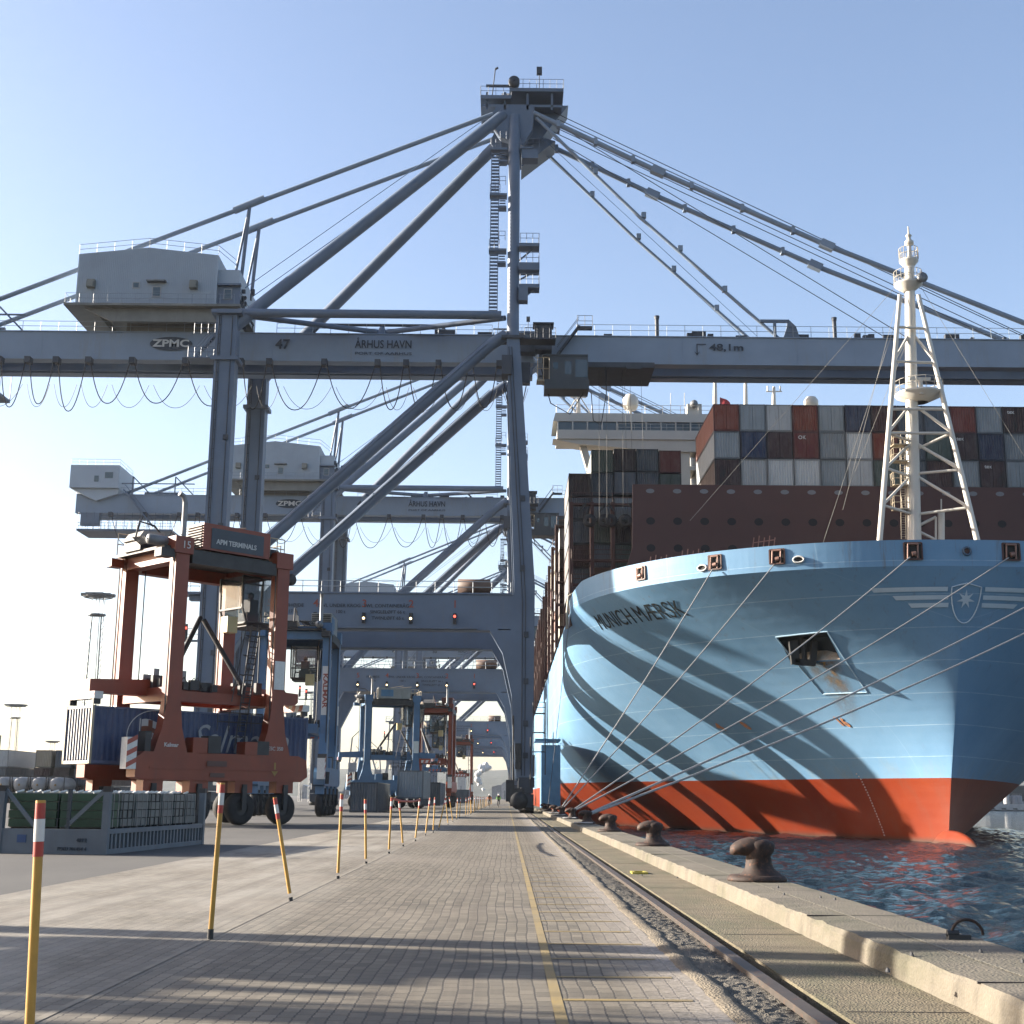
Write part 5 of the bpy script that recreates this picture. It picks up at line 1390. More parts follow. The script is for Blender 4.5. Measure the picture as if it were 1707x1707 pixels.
o3 = copy_tree(o2); o3.location = (-9.8, 285, 0); o3.rotation_euler.z = R(92); o3['label'] = 'farthest orange straddle carrier, a thin red frame near the vanishing point'
# added out of view at left to cast long shade bands over the quay
o4 = copy_tree(sc, skip=('lettering',)); o4.location = (-24.5, 16.0, 0); o4.rotation_euler.z = R(-3.2); o4['label'] = 'unseen orange straddle carrier, added left of the yellow poles to shade the quay'

# the container being carried, with its painted sides
t = container('dark blue', (0, 0, 0), 'dark blue container with white-striped end and a ringed flag, held by the orange carrier', None, 0, name='carried_container')
t.location = Vector((-15.3, 65.2, 2.72)) - Vector((math.cos(A46), math.sin(A46), 0))*6.1; t.rotation_euler.z = A46-PI/2

for k in kids(t):
    if k.name.split('.')[0] == 'wall': k.color = (.028, .045, .10, 1)
    else: k.color = (.40, .35, .26, 1) if False else (.05, .07, .13, 1)
# local frame of container(): y runs along its length; the side that faces us is +x, the lit end is y=0
mb = MB()
for i in range(9):
    x0 = -1.219+.12+(2.198)*i/9; dx = 2.198/9; mb.add([(x0-.05, .018, .2), (x0+dx*.12, .018, .2), (x0+dx*.12, .018, 2.45), (x0-.05, .018, 2.45)], [(0, 1, 2, 3)])
mb.build('end_stripe', flat('stripe_white', (.72, .71, .68)), t)
mb = MB()
for x in (-1.23, 1.10): mb.box(x, x+.13, -.015, .1, 0, 2.6)
mb.box(-1.2, 1.2, -.015, .05, 0, .13); mb.build('end_post', paint('tan_frame', (.45, .38, .26)), t)
def side_poly(P, mat, name, off=.0): 
    m_ = MB().add([(1.225+off, y, z) for y, z in P], [tuple(range(len(P)))]); return m_.build(name, mat, t)
ring = MB().path([(1.235, 3.2+1.42*math.cos(a*PI/20), 1.34+1.16*math.sin(a*PI/20)) for a in range(41)], .022, 5); ring.build('ring_mark', LETW, t)
def wave(x): return .1*math.sin((x-2.3)*3.6)
fl = MB(); N = 14
for i in range(N):
    y0_, y1_ = 2.5+1.5*i/N, 2.5+1.5*(i+1)/N
    fl.add([(1.228, y0_, 1.15+wave(y0_)), (1.228, y1_, 1.15+wave(y1_)), (1.228, y1_, 2.0+wave(y1_)), (1.228, y0_, 2.0+wave(y0_))], [(0, 1, 2, 3)])
fl.build('flag_mark', LETW, t)
fl = MB()
for i in range(N):
    y0_, y1_ = 2.5+1.5*i/N, 2.5+1.5*(i+1)/N
    fl.add([(1.232, y0_, 1.45+wave(y0_)), (1.232, y1_, 1.45+wave(y1_)), (1.232, y1_, 1.68+wave(y1_)), (1.232, y0_, 1.68+wave(y0_))], [(0, 1, 2, 3)])
fl.add([(1.233, 2.85, 1.2+wave(2.9)), (1.233, 3.08, 1.2+wave(3.0)), (1.233, 3.08, 1.98+wave(3.0)), (1.233, 2.85, 1.98+wave(2.9))], [(0, 1, 2, 3)])
fl.build('flag_cross', paint('faded_orange_cross', (.25, .08, .04)), t)
MB().tube((1.235, 2.42, .35), (1.235, 2.42, 2.1), .03, 6).build('flag_pole_mark', LETW, t)
vs, fs = text_mb('Salmatin', 1.9, 5.6, 'LEFT', -.01, .35, .005)
MB().add([(1.232+v[2], 5.2+v[0], 1.25+v[1]) for v in vs], fs).build('lettering', flat('faded_white', (.38, .40, .42)), t)

# ================================================================== YARD THINGS ON THE LEFT
# open-sided flat rack with green bundles
FR = paint('flat_rack_grey', (.155, .19, .225), .65, 0, .2, 1.2, (.10, .07, .05), .4)
fa, fb, fc = Vector((-9.42, 32.07, 0)), Vector((-8.76, 39.55, 0)), Vector((-12.09, 32.56, 0))
fd = (fb-fa).normalized(); ang = math.atan2(fd.y, fd.x)-PI/2; FL, FWD_ = 7.4, 2.75
fr = thing('flat_rack', 'low grey flat rack with slotted side rail and end braces, standing on the asphalt', 'flat rack', fa, ang)
# local: x to the left is negative, y along
for e_ in (.02, FL-.12): MB().box(-FWD_, -.14, e_, e_+.1, .0, .58).build('end_sill', FR, fr)
for x in (-FWD_, -.16):
    for y in (0, FL-.16): MB().box(x, x+.16, y, y+.16, 0, 1.56).build('corner_post', FR, fr); MB().box(x-.01, x+.17, y-.01, y+.17, 1.45, 1.58).build('corner_casting', DARKM, fr)
for a, b in (((-FWD_+.16, 1.48), (-FWD_+.95, .62)), ((-.16, 1.48), (-1.05, .62)), ((-1.0, .58), (-1.0, 1.5)), ((-1.4, .58), (-1.4, 1.5)) if False else ((-1.0, .58), (-1.0, 1.5))):
    MB().bar((a[0], .07, a[1]), (b[0], .07, b[1]), .09, .05, (0, 1, 0)).build('end_brace', FR, fr)
mb = MB(); y0_, y1_ = .16, FL-.16; n = 27
for z0, z1 in ((0, .12), (.47, .58)): mb.box(-.12, -.02, y0_, y1_, z0, z1)
for i in range(n+1): y = y0_+(y1_-y0_)*i/n; mb.box(-.10, -.04, y-.05, y+.05, .12, .47)
mb.build('side_rail', FR, fr)
mb = MB(); 
for z0, z1 in ((0, .12), (.47, .58)): mb.box(-FWD_, -FWD_+.1, y0_, y1_, z0, z1)
for i in range(n+1): y = y0_+(y1_-y0_)*i/n; mb.box(-FWD_+.02, -FWD_+.08, y-.05, y+.05, .12, .47)
mb.build('side_rail', FR, fr)
MB().box(-FWD_+.1, -.12, .12, FL-.12, .42, .5).build('floor', DARKM, fr)
GRB = paint('green_bundle', (.03, .085, .045), .6, 0, .3, 3); GRW = paint('wrapped_bundle', (.13, .16, .165), .5, 0, .2, 2)
for j in range(7):
    y = .35+j*.98
    for k, (x0, x1) in enumerate(((-2.62, -1.45), (-1.35, -.22))):
        ct = GRB if j == 0 or (j == 1 and k == 0) else GRW
        root_ = thing('strapped_bundle', f'{"green" if ct is GRB else "grey wrapped"} bundle on the flat rack, {ORD[j]} from the near end in the {"left" if k == 0 else "right"} row', 'bundle', fr.matrix_world.translation, 0, 'bundles on the flat rack')
        root_.location = fa; root_.rotation_euler.z = ang
        mb = MB()
        for z in range(4): mb.box(x0+random.uniform(-.01, .01), x1+random.uniform(-.01, .01), y+.02, y+.9, .62+z*.2, .80+z*.2)
        mb.build('load', ct, root_)
        mb = MB()
        for q in (.12, .5, .86): mb.box(x0-.015, x1+.015, y+q*.9, y+q*.9+.04, .6, 1.425)
        mb.build('strap', DARKM if j % 2 else GREYM, root_)
        mb = MB()
        for q in (.2, .75): mb.box(x0, x1, y+q*.9, y+q*.9+.1, .5, .61)
        mb.build('dunnage', DARKM, root_)
        mb = MB()
        for q in range(5): xx = x0+.1+q*.22; mb.tube((xx, y+.1+.1*(q % 3), 1.42), (xx+.1, y+.3, 1.47), .03, 5)
        mb.build('tie_down', WHT, root_)
lettering('4812', .13, -.62, .015, .32, fr, LETD); lettering('TEXU 701454 4', .11, -.85, .015, .12, fr, LETD)
MB().box(-2.2, -1.98, .005, .02, .26, .44).build('data_plate', paint('blue_plate', (.04, .1, .25)), fr)

# background container rows
def yard_row(px0, px1, pyt, Y, cols, n, tiers, group, tierh=2.6, long_=False, z0=0):
    for k in range(tiers):
        for i in range(n):
            px = px0+(px1-px0)*i/max(1, n-1); P = at(px, pyt, Y); cn = cols[(i+k*3) % len(cols)]
            o = container(cn, (P.x, Y, z0+k*2.6), f'{cn} container in the far yard rows, {ORD[i]} from the left, {"upper" if k else "lower"} level', group, rz=(PI/2 if long_ else 0))
P0 = at(0, 1262, 205)
xs_ = [-82.5, -76.9, -70.3, -67.3, -64.2, -61.2]
ccs = ['slate', 'pale grey', 'tan', 'slate', 'grey', 'dark blue']
for i, (x, cn) in enumerate(zip(xs_, ccs)):
    for k in range(3):
        c2 = cn if k == 2 else ['maroon', 'dark brown', 'slate'][(i+k) % 3]
        o = container(c2, (x, 203+(.4*k), k*2.62), f'{c2} container in the far left yard, {ORD[i]} pile from the left, {["ground", "second", "third"][k]} level', 'containers in the far yard', doors=(i in (3, 5)))
o = container('grey', (-82.5, 203, 7.86), 'grey container on top of the far left pile at the picture edge', 'containers in the far yard', doors=True)
# tank containers
for i in range(4):
    P = at(2, 1312, 195); P.x += 2.62*i-1.6
    tk = thing('tank_container', f'white tank container in front of the far yard, {ORD[i]} from the left', 'tank container', (P.x+1.6, 195, 0), 0, 'white tank containers')
    c = MB().lathe([(.02, -.25), (.6, -.18), (.95, .05), (1.08, .4), (1.08, 5.8), (.9, 6.0), (.02, 6.1)], (0, 0, 2.62), 24, 'y'); c.build('tank', paint('tank_white', (.34, .35, .36), .4, 0, .1, 1, (.35, .25, .15), .4), tk)
    mb = MB()
    for x in (-1.2, 1.1):
        for y in (0, 5.9): mb.box(x, x+.12, y, y+.12, 1.4, 3.9)
        for z in (1.4, 3.8): mb.box(x, x+.12, .12, 5.9, z, z+.1)
    for y in (0, 5.9):
        for z in (1.402, 3.79): mb.box(-1.08, 1.1, y, y+.1, z, z+.1)
    mb.box(-1.2, 1.22, 0, 6, .0, 1.38)
    mb.build('frame', DARKM, tk)
    MB().lathe([(.02, -.32), (.16, -.3), (.16, -.2), (.02, -.2)], (0, 0, 2.6), 10, 'y').build('valve_cover', paint('ochre_valve', (.35, .2, .05)), tk)

# high-mast light towers
def tower(px, pyt, Y, rad, label, dbl=True):
    P = at(px, pyt, Y); h = P.z
    t = thing('light_tower', label, 'light tower', (P.x, Y, 0), 0, 'high floodlight towers')
    mb = MB(); w_ = .8 if dbl else .3; k = int(h/2.2); a = w_
    for s in (-1, 1):
        mb.tube((s*a*1.35, 0, 0), (s*a*.9, 0, h-3.2), .10, 6)
        for q in (-1, 1): mb.tube((s*a*1.35+q*.35, .2*q, 0), (s*a*.9+q*.25, .2*q, h-3.2), .06, 4)
        for i in range(k*2): z = (h-4)*i/(k*2); mb.tube((s*a*1.2-.3, 0, z), (s*a*1.2+.3, 0, z+1.0), .035, 4)
    mb.build('lattice_mast', GREYM, t)
    mb = MB().lathe([(.2, -.3), (rad*.62, -.15), (rad*.62, .1), (.2, .1)], (0, 0, h-3.3), 16)
    for i in range(6): a_ = i*PI/3; mb.tube((rad*.5*math.cos(a_), rad*.5*math.sin(a_), h-3.3), (rad*.5*math.cos(a_), rad*.5*math.sin(a_), h-.4), .06, 4)
    mb.path([(rad*math.cos(i*PI/8), rad*math.sin(i*PI/8), h-.5) for i in range(17)], .09, 5); mb.lathe([(rad*.3, h-.5), (rad*.7, h-.48), (rad*.7, h-.4), (rad*.3, h-.4)], (0, 0, 0), 16)
    pf = mb.build('service_ring', GREYM, t)
    for i in range(10):
        a_ = i*PI/5; x, y = rad*.85*math.cos(a_), rad*.85*math.sin(a_); MB().box(x-.75, x+.75, y-.45, y+.45, h-.35, h-.05).build('floodlight', GREYM, t)
tower(164, 990, 205, 2.2, 'twin-lattice light tower standing just left of the orange straddle carrier')
tower(27, 1174, 330, 2.3, 'slender far light tower at the left edge of the photo')
tower(88, 1235, 420, 1.6, 'smallest far light tower, between the edge tower and the carried container')
tower(516, 1130, 300, 2.0, 'far light tower seen in the gap beside the blue carrier leg')

# ================================================================== QUAY FURNITURE
# flexible yellow marker poles
def pole(px_b, py_b, px_t, py_t, idx, Yoff=0):
    B = ground(px_b, py_b) if not isinstance(px_b, Vector) else px_b
    T = at(px_t, py_t, B.y) if px_t is not None else B + Vector((random.uniform(-.09, .09), 0, 1.42+random.uniform(-.04, .04)))
    if T.z < 1.25: T.z = max(T.z, 1.3)
    t = thing('marker_pole', 'x', 'marker pole', B, 0, 'yellow marker poles along the quay road')
    d = T-B; L = d.length; u = d/L; r = .026
    m_ = MB().tube(Vector((0, 0, 0))+u*.10, u*(L-.30), r, 12); m_.build('shaft', YEL, t)
    MB().tube(Vector((0, 0, 0)), u*(.10 if idx == 1 else .05), r+.005, 12).build('base_sleeve', DARKM, t)
    if idx != 1: m_ = None
    MB().tube(u*(L-.30), u*(L-.22), r+.002, 12).build('red_band', REDP, t)
    MB().tube(u*(L-.22), u*(L-.10), r+.003, 12).build('white_band', WHT, t)
    MB().tube(u*(L-.10), u*(L-.015), r+.002, 12).build('red_band', REDP, t)
    MB().tube(u*(L-.015), u*L, r+.001, 12).build('cap', YEL, t)
    return t
PL = [((46, 1775), (68, 1334)), ((350, 1566), (371, 1305)), ((485, 1502), (458, 1329)), ((563, 1465), (570, 1323)), ((610, 1440), (609, 1332)), ((648, 1423), (653, 1329)),
      ((672, 1411), (665, 1341)), ((692, 1402), (700, 1331)), ((709, 1393), (717, 1330)), ((722, 1388), (725, 1329)), ((731, 1383), (743, 1330)), ((747, 1375), (743, 1330)), ((755, 1370), (749, 1329)), ((761, 1366), (763, 1330)), ((766, 1364), (768, 1330)), ((776, 1361), (777, 1330))]
lean = ['nearest yellow pole, cut off by the bottom left edge of the photo', 'tall second yellow pole with a dark base sleeve, in front of the orange carrier', 'third yellow pole, leaning to the left in front of a big tyre', 'fourth yellow pole with a faded shaft below the blue carrier', 'fifth yellow pole, standing upright', 'sixth yellow pole, at the left end of the red tape',
        'short seventh yellow pole bent to the left below the grey container', 'eighth yellow pole, leaning right at the right end of the tape', 'ninth yellow pole along the row, tilted right', 'tenth yellow pole along the row, nearly upright', 'eleventh yellow pole, tilted strongly to the right', 'twelfth yellow pole, right behind the tilted one', 'thirteenth yellow pole, leaning left', 'fourteenth yellow pole of the row', 'fifteenth yellow pole of the row', 'sixteenth yellow pole, by the foot of the far orange carrier']
for i, (b, tp) in enumerate(PL):
    o = pole(*b, *tp, i); o['label'] = lean[i]
for i in range(26):
    y = 104+i*5.1*(1+i*.01)
    o = pole(Vector((-2.96+random.uniform(-.04, .04), y, 0)), 0, None, None, i)
    o['label'] = 'small distant yellow pole in the dense far end of the row'; o['group'] = 'far yellow poles near the vanishing point'
pA = at(653, 1331, 34.0); pB = at(700, 1333, 43.6)
mb = MB().path([pA, pA.lerp(pB, .3)-Vector((0, 0, .06)), pA.lerp(pB, .7)-Vector((0, 0, .06)), pB], .03, 5)
tag(mb.build('warning_tape', REDP), 'red warning tape strung between two yellow poles in front of the grey container', 'tape')
BN = at(658, 1327, 34.2)
# containers standing behind the poles
for (px, Y, z, cn, lb) in ((684, 126, 1.2, 'grey', 'weathered grey container end-on, just right of the blue carrier legs'), (716, 152, .4, 'slate', 'dark slate container carried low inside the far orange straddle carrier'), (607, 118, -1.2, 'slate', 'low slate container behind the fifth yellow pole'), (771, 262, .2, 'slate', 'small far slate container left of the farthest orange carrier')):
    P = at(px, 1310, Y)
    o = container(cn, (P.x, Y, max(z, 0)), lb, 'containers on the quay road', doors=False)
# cast bollards : mushroom hook type
BOL = RUST
def bollard(x, y, idx, label):
    t = thing('bollard', label, 'bollard', (x, y, .2), 0, 'rusty mooring bollards on the quay edge')
    MB().lathe([(.02, .0), (.44, .0), (.45, .02), (.44, .055), (.40, .085), (.02, .09)], (0, 0, 0), 32).build('base_plate', BOL, t)
    # body: staghorn swept from base to a nose over the land side
    rings = [((0.02, 0, .07), .30, .30), ((.02, 0, .12), .235, .25), ((.0, 0, .19), .175, .20), ((.0, 0, .27), .16, .185), ((.03, 0, .36), .185, .20), ((.05, 0, .44), .22, .225), ((.06, 0, .52), .225, .23)]
    mb = MB(); n = 24; vs = []
    for (c, ra, rb) in rings:
        for j in range(n): a = 2*PI*j/n; vs.append((c[0]+ra*math.cos(a)+(.10*max(0, math.cos(a))*(1-c[2]) if c[2] < .3 else 0), c[1]+rb*math.sin(a), c[2]))
    # rounded top
    for k in range(1, 6):
        q = k/5*PI/2
        for j in range(n): a = 2*PI*j/n; vs.append((.06+.225*math.cos(q)*math.cos(a)-.02*k/5, .23*math.cos(q)*math.sin(a), .52+.10*math.sin(q)))
    m_ = len(rings)+5
    mb.add(vs, [(i*n+j, i*n+(j+1) % n, (i+1)*n+(j+1) % n, (i+1)*n+j) for i in range(m_-1) for j in range(n)], True)
    # nose
    NS = [((.16, 0, .47), .02), ((.14, 0, .475), .10), ((.06, 0, .485), .145), ((-.02, 0, .495), .148), ((-.12, 0, .50), .14), ((-.24, 0, .492), .12), ((-.33, 0, .468), .098), ((-.385, 0, .452), .06), ((-.40, 0, .448), .01)]
    vs = []
    for (c, r) in NS:
        for j in range(n): a = 2*PI*j/n; vs.append((c[0]+.1*r*math.sin(a), c[1]+r*1.35*math.cos(a), c[2]+r*math.sin(a)))
    mb.add(vs, [(i*n+j, i*n+(j+1) % n, (i+1)*n+(j+1) % n, (i+1)*n+j) for i in range(len(NS)-1) for j in range(n)], True)
    mb.build('bollard_head', BOL, t); return t
bys = [20.6, 35.2, 49.8, 64.2, 78.8, 93.4, 108, 122.5, 137]
bl_l = ['rusty bollard nearest the camera, biggest of the row', 'second rusty bollard from the camera, its nose pointing left', 'third bollard along the quay edge, dark against the red hull', 'fourth bollard, holding the two thick white hawsers', 'fifth bollard, holding two grey mooring lines', 'sixth bollard, where the two steepest lines end', 'seventh bollard, small and dark near the hull', 'eighth bollard far along the quay edge', 'ninth bollard, beside the blue fender panel']
bol = [bollard(3.78, y, i, bl_l[i]) for i, y in enumerate(bys)]
# mooring lines
ROPE = paint('mooring_rope', (.42, .41, .40), .8, 0, .2, 6); ROPEG = paint('grey_rope', (.25, .26, .28), .8, 0, .2, 6)
def sagline(a, b, sag, r, mat, label):
    a, b = Vector(a), Vector(b); pts = [a.lerp(b, i/24)-Vector((0, 0, sag*4*(i/24)*(1-i/24))) for i in range(25)]
    tag(MB().path(pts, r*.72, 8).build('mooring_line', mat), label, 'rope', 'mooring lines from bow to quay')
def hk(i, dx=-.1, dz=.55): return (3.78+dx, bys[i], .2+dz*.7)
sagline(hk(5), fair[1]+Vector((-.2, -.1, -.6)), .3, .065, ROPE, 'steepest mooring line, rising to the second bulwark port')
sagline(hk(5, 0), fair[2]+Vector((-.3, -.1, -.7)), .35, .065, ROPE, 'mooring line rising to the third bulwark port from the left')
sagline(hk(4), fair[3]+Vector((-.3, -.1, -.5)), .5, .07, ROPE, 'mooring line running to the port below the foremast')
sagline(hk(4, 0), fair[4]+Vector((-.3, -.1, -.5)), .5, .07, ROPE, 'mooring line crossing the bow to the rightmost bulwark port')
sagline(hk(3), at(1760, 985, 99), .35, .085, ROPE, 'upper thick white hawser leaving the photo at the right edge')
sagline(hk(3, 0), at(1760, 1030, 98), .45, .085, ROPE, 'lower thick white hawser leaving the photo at the right edge')
for (px, py, px2, py2, Y2, lb) in ((905, 1350, 950, 1020, 124, 'thin dark line hanging down the shoulder of the hull'), (907, 1350, 948, 1040, 126, 'second thin dark line beside the blue fender'), ):
    sagline((4.1, 135, .4), at(px2, py2, Y2), .2, .035, ROPEG, lb)
# coils of rope at the bollards
for i, (y, c_) in enumerate(((63.2, ROPE), (78.0, ROPEG), (92.6, ROPE), (104, ROPEG))):
    mb = MB(); pts = []
    for k in range(70): a = k*.5; r = .16+.004*k; pts.append((3.6+r*math.cos(a), y+r*1.6*math.sin(a), .225+.0007*k+.01*math.sin(k)))
    tag(mb.path(pts, .022, 6).build('rope_coil', c_), ['coiled pale rope at the foot of the fourth bollard', 'coiled grey rope by the fifth bollard', 'coiled pale rope beside the sixth bollard', 'coiled grey rope far along the quay near the hull'][i], 'rope coil')
# mooring ring at the right edge
P = ground(1617, 1566, .2)
t = thing('mooring_ring', 'small rusty iron ring on the kerb edge at the lower right', 'mooring ring', P)
MB().path([(.14*math.cos(a*PI/10)-.02, 0, .04+.13*math.sin(a*PI/10)) for a in range(11)], .014, 8).build('ring', RUST, t)
MB().box(-.2, .0, -.04, .04, 0, .04).tube((-.2, 0, .05), (-.1, 0, .05), .03, 8).build('bracket', DARKM, t)
# small yellow plate lying beside the rail
P = ground(1066, 1456)
mb = MB().box(-.14, .16, -.05, .0, .0, .035).box(-.14, .16, .4, .45, .0, .035).box(-.14, -.08, 0, .4, 0, .035).box(.1, .16, 0, .4, 0, .035)
o = mb.build('cover_frame', paint('yellow_steel', (.5, .42, .06))); o.location = (P.x, P.y, -.01); tag(o, 'small yellow steel frame lying on the apron beside the rail', 'frame')
for i, (px, py, z) in enumerate(((1520, 1593, .2), (1635, 1588, .2), (1297, 1480, .2), (1307, 1492, .2), (1368, 1497, .2), (1392, 1500, .2), (1480, 1620, .2), (1705, 1605, .2), (1070, 1460, 0), (1129, 1464, 0))):
    P = ground(px, py, z); s_ = .016
    mb = MB().lathe([(.02, 0), (s_, .004), (s_*.8, .02), (.004, .03)], (0, 0, 0), 7)
    o = mb.build('pebble', DARKM); o.location = P; o.scale = (1, 1.8, 1); tag(o, 'small dark stone lying on the concrete quay edge', 'stone', 'stones on the quay edge')

# ================================================================== CYCLISTS
def skin_body(name, joints, edges, mat, parent):
    me = bpy.data.meshes.new(name); me.from_pydata([j[0] for j in joints], edges, [])
    o = bpy.data.objects.new(name, me); C.objects.link(o); o.parent = parent
    m_ = o.modifiers.new('skin', 'SKIN'); 
    if not me.skin_vertices: 
        me.attributes
    for i, j in enumerate(joints): me.skin_vertices[0].data[i].radius = (j[1], j[1])
    me.skin_vertices[0].data[0].use_root = True
    s_ = o.modifiers.new('sub', 'SUBSURF'); s_.levels = 1; s_.render_levels = 1
    me.materials.append(mat); return o
def cyclist(x, y, jacket, lab, lab2):
    bk = thing('bicycle', lab2, 'bicycle', (x, y, 0), 0, 'bicycles on the quay road')
    for yy in (-.52, .52): 
        w_ = MB().path([(0, yy+.33*math.cos(a*PI/12), .34+.33*math.sin(a*PI/12)) for a in range(25)], .022, 6).build('wheel', TYRE, bk)
    MB().tube((0, -.52, .34), (0, -.36, .95), .018, 6).tube((0, -.42, .8), (0, .12, .82), .018, 6).tube((0, .12, .34), (0, .18, .9), .018, 6).tube((0, -.4, .75), (0, .12, .34), .018, 6).tube((0, .52, .34), (0, .12, .36), .014, 6).build('frame', DARKM, bk)
    MB().tube((-.28, -.36, 1.02), (.28, -.36, 1.02), .016, 6).build('handlebar', DARKM, bk); MB().box(-.08, .08, .08, .32, .9, .96).build('saddle', CABLE, bk)
    pr = thing('person', lab, 'person', (x, y, 0), 0, None)
    J = [((0, .2, .98), .15), ((0, .12, 1.2), .15), ((0, 0, 1.42), .15), ((0, -.06, 1.56), .065), ((0, -.09, 1.68), .10),
         ((-.2, .02, 1.44), .07), ((-.3, -.14, 1.2), .05), ((-.26, -.34, 1.06), .04), ((.2, .02, 1.44), .07), ((.3, -.14, 1.2), .05), ((.26, -.34, 1.06), .04),
         ((-.11, .18, .94), .10), ((-.13, -.12, .72), .07), ((-.12, .08, .3), .05), ((-.12, -.05, .22), .045), ((.11, .18, .94), .10), ((.13, -.08, .82), .07), ((.12, .1, .48), .05), ((.12, -.02, .4), .045)]
    E_ = [(0, 1), (1, 2), (2, 3), (3, 4), (2, 5), (5, 6), (6, 7), (2, 8), (8, 9), (9, 10), (0, 11), (11, 12), (12, 13), (13, 14), (0, 15), (15, 16), (16, 17), (17, 18)]
    skin_body('body', J, E_, paint('dark_trousers', (.03, .035, .05), .8), pr)
    JJ = [((0, .19, 1.02), .17), ((0, .12, 1.2), .17), ((0, 0, 1.42), .17), ((-.2, .02, 1.44), .085), ((-.3, -.14, 1.2), .065), ((-.27, -.3, 1.08), .055), ((.2, .02, 1.44), .085), ((.3, -.14, 1.2), .065), ((.27, -.3, 1.08), .055)]
    skin_body('jacket', JJ, [(0, 1), (1, 2), (2, 3), (3, 4), (4, 5), (2, 6), (6, 7), (7, 8)], jacket, pr)
    MB().lathe([(.02, -.13), (.07, -.10), (.095, 0), (.09, .08), (.02, .10)], (0, -.1, 1.68), 14).build('face', flat('skin', (.45, .25, .17)), pr)
    MB().lathe([(.135, 0), (.13, .06), (.08, .14), (.01, .16)], (0, -.08, 1.70), 14).build('helmet', WHT, pr)
    for s in (-1, 1): MB().path([(s*.26, -.33, 1.07), (s*.24, -.37, 1.05), (s*.2, -.38, 1.03)], .03, 6).build('hand', flat('skin', (.45, .25, .17)), pr)
cyclist(-1.15, 188, flat('hi_vis_green', (.22, .55, .08)), 'person in a hi-vis green jacket cycling toward the camera', 'bicycle ridden by the person in green')
cyclist(-2.5, 194, flat('hi_vis_orange', (.60, .18, .05)), 'person in an orange jacket cycling, left of the rider in green', 'bicycle ridden by the person in orange')

# ================================================================== FAR BACKGROUND
FC = paint('far_crane_grey', (.20, .23, .27), .6)
def level_luffing(px, Y, h, label, flip=1):
    P = at(px, 1330, Y); t = thing('harbour_crane', label, 'harbour crane', (P.x, Y, 0), 0, 'small old harbour cranes')
    mb = MB()
    for s in (-1, 1):
        mb.bar((s*4, 0, 0), (s*1.2, 0, h*.35), .9); mb.bar((s*4, 5, 0), (s*1.2, 4, h*.35), .9)
    mb.box(-1.8, 1.8, 0, 4, h*.35, h*.47)
    mb.build('gantry', FC, t)
    mb = MB().bar((1*flip, 2, h*.45), (7*flip, 2, h), .8); mb.bar((-1.5*flip, 2, h*.47), (-.5*flip, 2, h*.8), .6); mb.bar((-.5*flip, 2, h*.8), (7*flip, 2, h), .35)
    for k in range(6): mb.bar((flip*(1+k), 2, h*(.45+.09*k)), (-.5*flip+k*flip, 2, h*(.52+.085*k)), .25)
    mb.build('jib', FC, t); MB().tube((7*flip, 2, h), (7*flip, 2, h*.55), .12, 4).build('hoist_rope', FC, t)
level_luffing(648, 700, 50, 'grey harbour crane far behind the blue straddle carrier', 1)
level_luffing(628, 760, 34, 'lower harbour crane beside the taller one far behind the blue carrier', -1)
level_luffing(585, 640, 36, 'thin harbour crane jib seen left of the blue carrier leg', 1)
# sheds and silos beyond the quay end
FW = paint('far_white_wall', (.5, .5, .5)); FG = paint('far_grey_wall', (.3, .31, .33))
for (px0, px1, pyt, Y, m_, lb) in ((820, 845, 1308, 900, FG, 'low grey shed at the far end of the quay'), (836, 848, 1303, 850, FW, 'small white block at the end of the quay road'), (763, 776, 1288, 1000, FW, 'pale far building between the orange carrier legs'), (560, 600, 1318, 700, FG, 'long low grey shed behind the blue carriers'), (500, 512, 1308, 620, FW, 'white far hut beside the blue carrier wheels'), (40, 130, 1296, 520, FG, 'long grey shed behind the far containers')):
    a = at(px0, pyt, Y); b = at(px1, pyt, Y); t = thing('shed', lb, 'building', ((a.x+b.x)/2, Y, 0)); w_ = (b.x-a.x)/2
    mb = MB().box(-w_, w_, 0, 20, 0, a.z*.85); mb.prism([(-w_-.3, a.z*.85), (w_+.3, a.z*.85), (0, a.z)], -.3, 20.3); mb.build('wall', m_, t)
    mb = MB(); k = max(2, int(w_/3))
    for i in range(k): x = -w_+w_*2*(i+.5)/k; mb.box(x-.8, x+.8, -.05, 0, a.z*.3, a.z*.55)
    MB().box(-w_*.3, w_*.1, -.08, -.05, 0, a.z*.5).build('door', FG if m_ is FW else FW, t)
# steam plume at the end of the quay
mb = MB(); bpath = [(0, 0, 0, .9), (-2.2, 0, 3, 1.4), (-3.4, 0, 6, 2.0), (-3.2, 0, 9, 2.3), (-1.5, 0, 12, 2.5), (.8, 0, 13.5, 2.4), (2.8, 0, 13.0, 1.6)]
ms, nts, bss = base_mat('steam'); nts.nodes.remove(bss); vol = nts.nodes.new('ShaderNodeVolumePrincipled'); vol.inputs['Density'].default_value = .9; vol.inputs['Color'].default_value = (1, 1, 1, 1); vol.inputs['Anisotropy'].default_value = .3
nts.links.new(vol.outputs[0], nts.nodes['Material Output'].inputs['Volume'])
P = at(806, 1316, 800)
for (x, y, z, r) in bpath:
    for q in range(3):
        c = (P.x+x+random.uniform(-.5, .5)*r, 800+random.uniform(-.4, .4)*r, 4+P.z*.3+z+random.uniform(-.4, .4)*r); rr = r*random.uniform(.7, 1)
        mb.lathe([(.02, -rr), (rr*.7, -rr*.7), (rr, 0), (rr*.7, rr*.7), (.02, rr)], c, 10)
tag(mb.build('steam_plume', flat('white_steam', (.85, .85, .85), 1)), 'white puff of steam rising near the end of the quay', 'steam', kind='stuff')
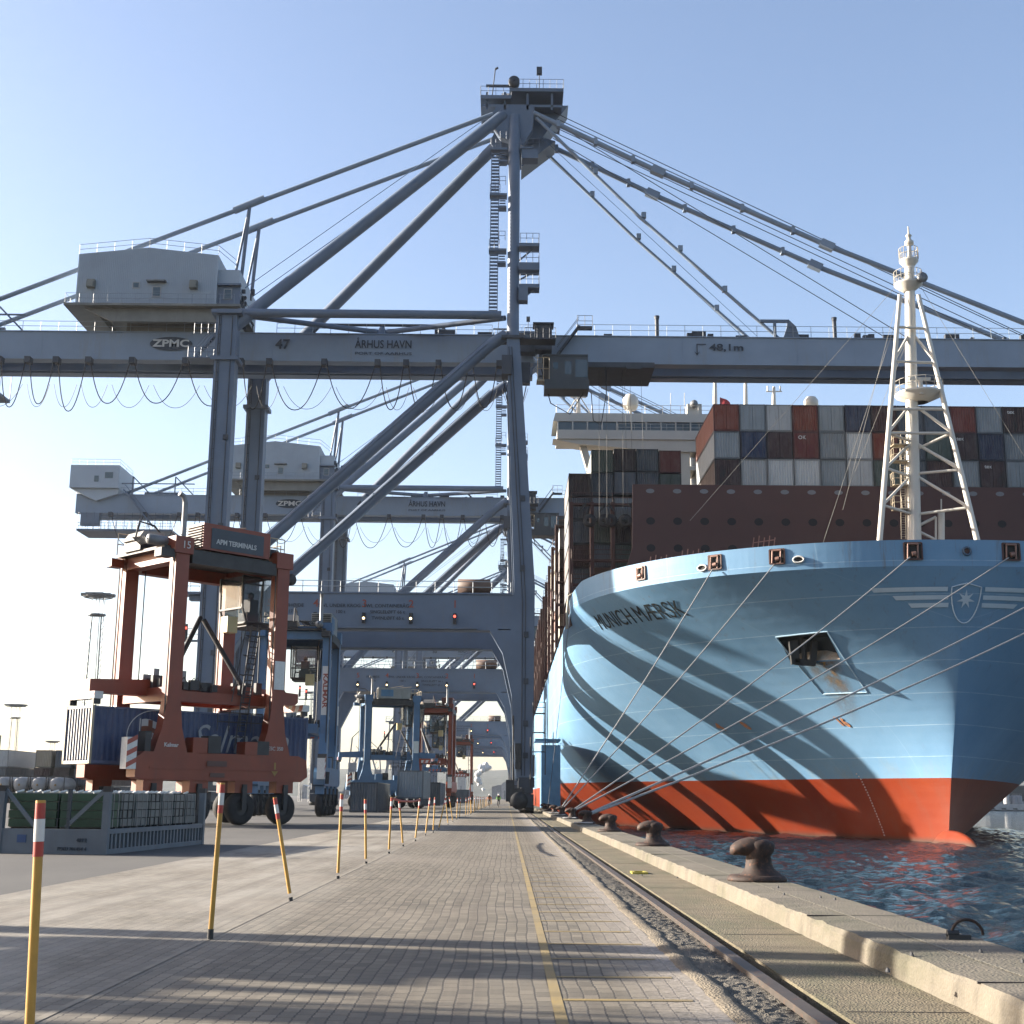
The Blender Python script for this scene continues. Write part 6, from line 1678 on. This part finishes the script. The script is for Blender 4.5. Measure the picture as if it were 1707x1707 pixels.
# far quay on the right with fender gaps, tanks and masts
t = thing('far_quay_wall', 'pale far quay wall with square fender gaps across the water', 'quay wall', (175, 473, WZ))
mb = MB().box(-80, 400, 0, 1, 1.0, 2.4)
for i in range(120): x = -80+i*4; mb.box(x, x+2.3, .05, .9, .35, 1.0)
mb.box(-80, 400, .3, 1.0, 0.2, .5)
mb.build('wall', paint('pale_quay', (.62, .60, .58)), t)
for (px, pyt, r, m_, nm, lb) in ((1677, 1322, 1.1, FW, 'silo', 'slim white silo on the far shore'), (1690, 1326, 1.3, FG, 'silo', 'squat grey tank right of the white silo'), (1697, 1326, 1.3, FG, 'silo', 'grey tank near the right edge of the photo')):
    P = at(px, pyt, 490); s_ = thing(nm, lb, 'silo', (P.x, 490, .2)); h = P.z-.2
    MB().lathe([(r, 0), (r, h*.93), (r*.5, h), (.02, h)], (0, 0, 0), 18).build('shell', m_, s_); MB().railing([(r*math.cos(a), r*math.sin(a), h*.94) for a in (4, 4.7, 5.4)], .8, .6, .03).build('railing', FG, s_)
for (px0, px1, pyt, m_, lb) in ((1650, 1707, 1336, FW, 'low white shed on the far shore'), (1640, 1760, 1310, paint('far_dark_wood', (.05, .06, .07)), 'long dark building behind the tanks on the far shore')):
    Y = 500 if m_ is FW else 540; a, b = at(px0, pyt, Y), at(px1, pyt, Y); s_ = thing('shed', lb, 'building', (a.x, Y, .2))
    MB().box(0, b.x-a.x, 0, 12, 0, a.z-.2).build('wall', m_, s_); MB().box(-.5, b.x-a.x+.5, -.5, 12.5, a.z-.2, a.z+.1).build('roof', FG, s_)
for (px, pyt) in ((1683, 1300), (1700, 1305), (1669, 1308)):
    P = at(px, pyt, 560); s_ = thing('lamp_mast', f'thin far mast on the far shore near {"the silo" if px == 1683 else "the right edge" if px == 1700 else "the hull"}', 'mast', (P.x, 560, .2))
    MB().tube((0, 0, 0), (0, 0, P.z), .22, 6, .12).build('pole', FW, s_); MB().box(-1.2, 1.2, -.2, .2, P.z-.2, P.z+.1).build('lamp_head', FW, s_)

# ================================================================== AIR
mh, nth, bsh = base_mat('air_haze'); nth.nodes.remove(bsh)
vh = nth.nodes.new('ShaderNodeVolumePrincipled'); vh.inputs['Density'].default_value = HAZE; vh.inputs['Color'].default_value = (.86, .92, 1, 1); vh.inputs['Anisotropy'].default_value = .35
nth.links.new(vh.outputs[0], nth.nodes['Material Output'].inputs['Volume'])
tag(MB().box(-4100, 5100, -70, 6100, -8, 140).build('haze', mh), 'thin blue air haze over the harbour', 'haze', kind='stuff')
